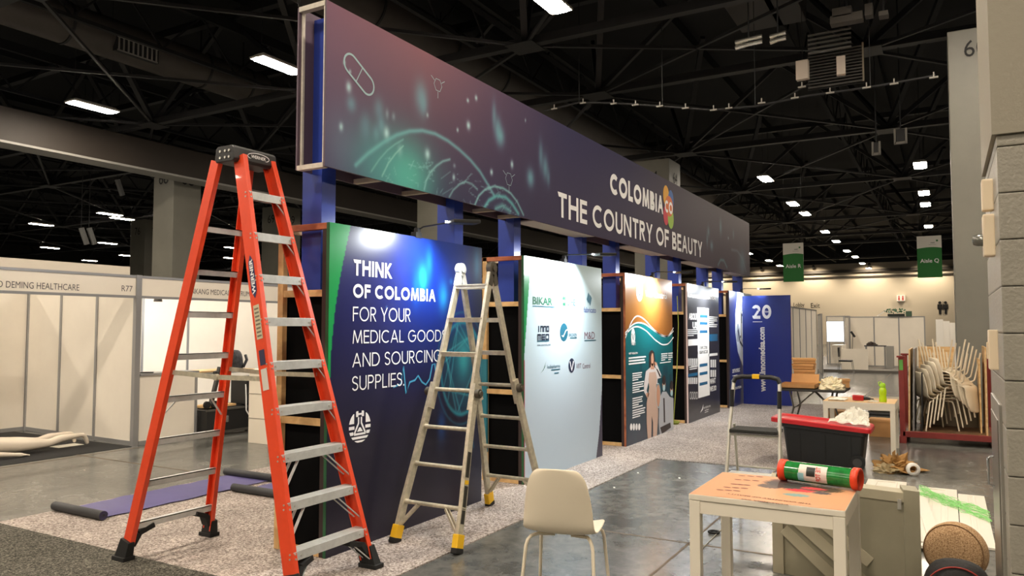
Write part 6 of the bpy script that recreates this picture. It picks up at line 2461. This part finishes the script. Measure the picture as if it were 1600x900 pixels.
tag(MB().lathe([(0, 0), (.09, 0), (.1, .012), (.02, .016), (0, .016)], (6.85, BY + .12, 1.0), n=20).build('small_dish', BLKP), 'small dark dish on the low white counter', 'dish')
zt_b = onY(100, 409.5, 15.5).z
xb_b = onY(201, 420, 15.5).x
tag(MB().box(-2, 15.45, 0, xb_b, 15.55, zt_b).build('pale_wall', M('pale_wall', (186, 176, 160), .7)), 'plain pale wall just showing above the header at the far left', 'wall panel')
# small spotlights in the stand
sp = thing('stand_spotlight', 'small round spotlight under the header rail left of the red ladder', 'lamp', (7.0, BY + .1, 2.1))
sxp = onY(247, 466, BY + .12)
m = MB()
m.cyl((sxp.x, BY + .12, 2.09), (sxp.x, BY + .12, 2.03), .05, .06, 16)
m.build('housing', GREY, sp, w=True)
for nm, x_, y_, e_ in (('stand_lamp', sxp.x, BY + .5, 95), ('stand_lamp', 9.8, BY + .5, 45)):
    ld = bpy.data.lights.new(nm, 'SPOT')
    ld.energy = e_
    ld.spot_size = R(125)
    ld.spot_blend = .8
    ld.color = (1, .97, .93)
    ld.shadow_soft_size = .06
    lo = bpy.data.objects.new(nm, ld)
    col.objects.link(lo)
    lo.parent = sp
    pos = Vector((x_, BY + .25, 2.05))
    lo.location = pos - sp.location
    lo.rotation_euler = (Vector((x_ + .3, 12.9, 1.5)) - pos).to_track_quat('-Z', 'Y').to_euler()
# trestle table with boards, flight case, printer, backpack
tt = thing('trestle_table', 'trestle table with pale boards inside the stand behind the red ladder', 'table', (8.9, 11.1, 0))
MB().box(7.75, 10.85, .86, 10.2, 11.5, .89).build('tabletop', M('trestle_grey', (150, 148, 142), .5), tt, w=True)
m = MB()
for x_ in (7.95, 9.9):
    m.bar((x_, 10.9, .86), (x_ + .15, 10.9, 0), .03, .03)
    m.bar((x_ + .15, 11.45, .86), (x_, 11.45, 0), .03, .03)
    m.bar((x_ + .07, 10.9, .4), (x_ + .07, 11.45, .4), .025, .025)
m.build('leg', M('trestle_dark', (60, 60, 60), .5), tt, w=True)
tag(MB().box(7.7, 10.88, .892, 9.6, 11.4, .915).build('pale_board', PLY), 'pale wooden board lying on the trestle table', 'board')
bp_ = thing('backpack', 'black and grey patterned backpack on the trestle table', 'backpack', (9.3, 10.95, .89))
m = MB()
dome(m, (9.22, 10.98, .917), .17, .13, .34)
m.build('body', M('backpack_print', (60, 58, 58), .8, noise=(14, .7)), bp_, w=True)
MB().tube([(9.32, 10.86, .95), (9.38, 10.84, 1.08), (9.4, 10.9, 1.16)], .025, 8).build('strap', BLKP, bp_, w=True)
fcse = thing('flight_case', 'long black flight case with metal edges on the floor behind the red ladder', 'flight case', (8.3, 9.9, 0))
MB().box(7.63, 9.66, .05, 9.1, 10.3, .40).build('body', M('case_black', (26, 26, 27), .5), fcse, w=True)
m = MB()
for y_ in (9.66, 10.3):
    for z_ in (.06, .40):
        m.bar((7.62, y_, z_), (9.11, y_, z_), .03, .03)
m.build('edging', M('case_edge', (96, 94, 90), .4, .5), fcse, w=True)
m = MB()
for x_ in (7.95, 8.8):
    m.box(x_ - .06, 9.64, .2, x_ + .06, 9.66, .3)
m.build('latch', CHROME, fcse, w=True)
m = MB()
for x_ in (7.72, 9.02):
    for y_ in (9.75, 10.2):
        m.cyl((x_ - .02, y_, .03), (x_ + .02, y_, .03), .03, n=12)
m.build('caster', RUBBER, fcse, w=True)
prn = thing('printer_box', 'black upright machine with a small white plate on the flight case', 'machine', (8.75, 9.85, .42))
MB().box(8.42, 9.72, .417, 8.92, 10.1, .86).build('body', M('case_black', (26, 26, 27), .5), prn, w=True, bevel=.02)
MB().box(8.55, 9.715, .77, 8.67, 9.72, .8).build('badge', INKW, prn, w=True)
tag(MB().tube([(8.38, 9.7, .75), (8.36, 9.66, .55), (8.33, 9.62, .35), (8.42, 9.6, .2), (8.6, 9.6, .17), (8.85, 9.6, .2), (8.6, 9.6, .215), (8.45, 9.6, .18)], .01, 7).build('white_cable', INKW),
    'white cable looping down from the black machine', 'cable')
dly = thing('hand_trolley', 'dark hand trolley with small wheels left of the black machine', 'trolley', (7.9, 9.9, .42))
m = MB()
m.bar((7.85, 9.85, .47), (8.0, 9.85, 1.02), .05, .05)
m.bar((8.05, 10.1, .47), (8.2, 10.1, 1.02), .05, .05)
m.bar((7.9, 9.85, .95), (8.15, 10.1, .95), .04, .04)
m.build('frame', M('trolley_dark', (56, 54, 52), .5), dly, w=True)
m = MB()
for x_ in (7.72, 7.86):
    m.cyl((x_, 9.76, .475), (x_, 9.80, .475), .055, n=16)
m.build('wheel', RUBBER, dly, w=True)
MB().box(7.75, 9.82, .418, 8.3, 10.15, .45).build('plate', PINE, dly, w=True)
wc = thing('panel_cabinet', 'tall cream cabinet of wide panels just left of the first wall panel', 'cabinet', (7.8, 8.6, 0))
MB().box(7.62, 8.35, .0, 8.35, 8.75, 1.05).build('body', M('cream_board', (232, 222, 204), .6), wc, w=True, bevel=.004)
m = MB()
for z_ in (.35, .7):
    m.box(7.615, 8.345, z_, 8.355, 8.755, z_ + .008)
m.build('seam', M('seam_grey', (150, 142, 130), .6), wc, w=True)

# ------------------------------------------------------------------ white mannequin lying face down on the black carpet
MAN = M('mannequin_white', (226, 214, 196), .4)
def skin_mesh(name, joints, edges, mat_, root=0):
    me = bpy.data.meshes.new(name)
    me.from_pydata([j[:3] for j in joints], edges, [])
    o = bpy.data.objects.new(name, me)
    col.objects.link(o)
    md = o.modifiers.new('skin', 'SKIN')
    sv = me.skin_vertices[0].data
    for i, j in enumerate(joints):
        r_ = j[3]
        sv[i].radius = (r_, r_) if not isinstance(r_, tuple) else r_
    sv[root].use_root = True
    md.use_smooth_shade = True
    s2_ = o.modifiers.new('smooth', 'SUBSURF')
    s2_.levels = s2_.render_levels = 2
    dg = bpy.context.evaluated_depsgraph_get()
    ev = bpy.data.meshes.new_from_object(o.evaluated_get(dg))
    bpy.data.objects.remove(o)
    ev.materials.clear()
    ev.materials.append(mat_)
    ev.polygons.foreach_set('use_smooth', [True] * len(ev.polygons))
    ev.name = name
    o = bpy.data.objects.new(name, ev)
    col.objects.link(o)
    return o
def mannequin(x, y, lab, flip=1):
    z0 = .006
    J = [(x, y, .14, .125)]
    Ed = []
    def add(p, r_, par):
        J.append((x + p[0], y + p[1], p[2], r_))
        Ed.append((par, len(J) - 1))
        return len(J) - 1
    sp1 = add((-.22, 0, .15, ), .115, 0)
    sp2 = add((-.44, 0, .15), .135, sp1)
    nk = add((-.6, 0, .15), .055, sp2)
    hd1 = add((-.7, 0, .15), .085, nk)
    add((-.84, 0, .15), .06, hd1)
    for s in (-1, 1):
        hp = add((.06, s * .1, .13), .1, 0)
        th = add((.22, s * .12, .125), .092, hp)
        kn = add((.5, s * (.13 if s > 0 else .15), .11), .055, th)
        cf = add((.64, s * .14, .15), .058, kn)
        an = add((.9, s * .15, .165), .034, cf)
        hl = add((.96, s * .15, .16), .036, an)
        bl = add((1.0, s * .15, .09), .03, hl)
        add((1.015, s * .155, .03), .022, bl)
        sh = add((-.5, s * .17, .14), .06, sp2)
        el = add((-.28, s * .3, .08), .04, sh)
        wr = add((-.02, s * .34, .045), .026, el)
        hn = add((.05, s * .345, .035), .03, wr)
        for q_ in range(4):
            k1 = add((.1, s * (.318 + .016 * q_), .03), .009, hn)
            add((.155 - .012 * abs(q_ - 1.5), s * (.312 + .02 * q_), .02), .007, k1)
        t1 = add((.06, s * .31, .028), .01, hn)
        add((.1, s * .295, .02), .008, t1)
    o = skin_mesh('mannequin', J, Ed, MAN)
    return tag(o, lab, 'mannequin')
mannequin(5.26, 10.58, 'white mannequin lying face down on the black carpet with legs to the right')
tag(MB().box(5.95, 10.55, .006, 6.3, 10.78, .012).build('paper_sheet', PLAS), 'white paper sheet on the black carpet under the mannequin foot', 'paper')

# ------------------------------------------------------------------ half-rolled purple banners on the carpet
PURP = M('banner_purple', (84, 78, 128), .55, noise=(2, .12))
BACKG = M('banner_back', (52, 52, 54), .6)
def banner(x0, x1, ya, yb, lab, far=True):
    t = thing('rolled_banner', lab, 'fabric banner', (x0, (ya + yb) / 2, .008), group='half-rolled purple banners on the carpet')
    n = 26
    vs, fs = [], []
    r3 = random.Random(int(x0 * 10))
    for i in range(n + 1):
        x = x0 + (x1 - x0) * i / n
        for j in range(5):
            vs.append((x, ya + (yb - ya) * j / 4 + .012 * math.sin(i * .9), .013 + .006 * abs(math.sin(i * .8 + j)) + r3.uniform(0, .003)))
    for i in range(n):
        for j in range(4):
            a = i * 5 + j
            fs.append((a, a + 5, a + 6, a + 1))
    MB().add(vs, fs, True).build('sheet', PURP, t, w=True)
    for x, e in ((x0, .05),) + (((x1, .06),) if far else ()):
        m = MB()
        sp_ = []
        for k in range(40):
            a_ = R(k * 27)
            rr2 = .04 - .00075 * k
            sp_.append((x + rr2 * math.cos(a_), .05 + rr2 * math.sin(a_)))
        m.tube([(x, ya - e, .05), (x, yb + e, .05)], .039, 16)
        m.build('roll', BACKG, t, w=True)
        m = MB()
        ribbon(m, sp_, .004, ya - e - .002)
        m.build('roll_end', PURP, t, w=True, recalc=False)
banner(3.93, 5.80, 6.32, 6.95, 'purple banner half unrolled on the carpet, the long one left of the red ladder')
banner(5.27, 7.4, 5.55, 6.2, 'purple banner half unrolled on the carpet, partly hidden behind the red ladder', False)

# clutter glimpsed between the third and fourth panels
cb_ = thing('cable_coil', 'yellow-green cable coil on the floor at the open end of the dark grey panel', 'cable', (12.6, 4.1, 0))
m = MB()
for k in range(3):
    m.tube([(12.62 + (.11 + .01 * k) * math.cos(R(a_)), 4.12 + (.13 + .01 * k) * math.sin(R(a_)), .02 + .016 * k) for a_ in range(0, 360, 20)], .009, 6, closed=True)
m.tube([(12.72, 4.1, .04), (12.78, 4.05, .9), (12.8, 4.02, 1.7), (12.82, 4.04, 2.2)], .008, 6)
m.build('cable', M('cable_lime', (150, 160, 70), .5), cb_, w=True)
jg = thing('plastic_jug', 'clear grey jug standing in the gap left of the dark grey panel', 'jug', (12.5, 4.32, 0))
MB().lathe([(0, .009), (.08, .009), (.085, .03), (.085, .26), (.03, .34), (.03, .38), (0, .38)], (12.5, 4.32, 0), n=18).build('body', M('jug_grey', (120, 126, 128), .25), jg, w=True)
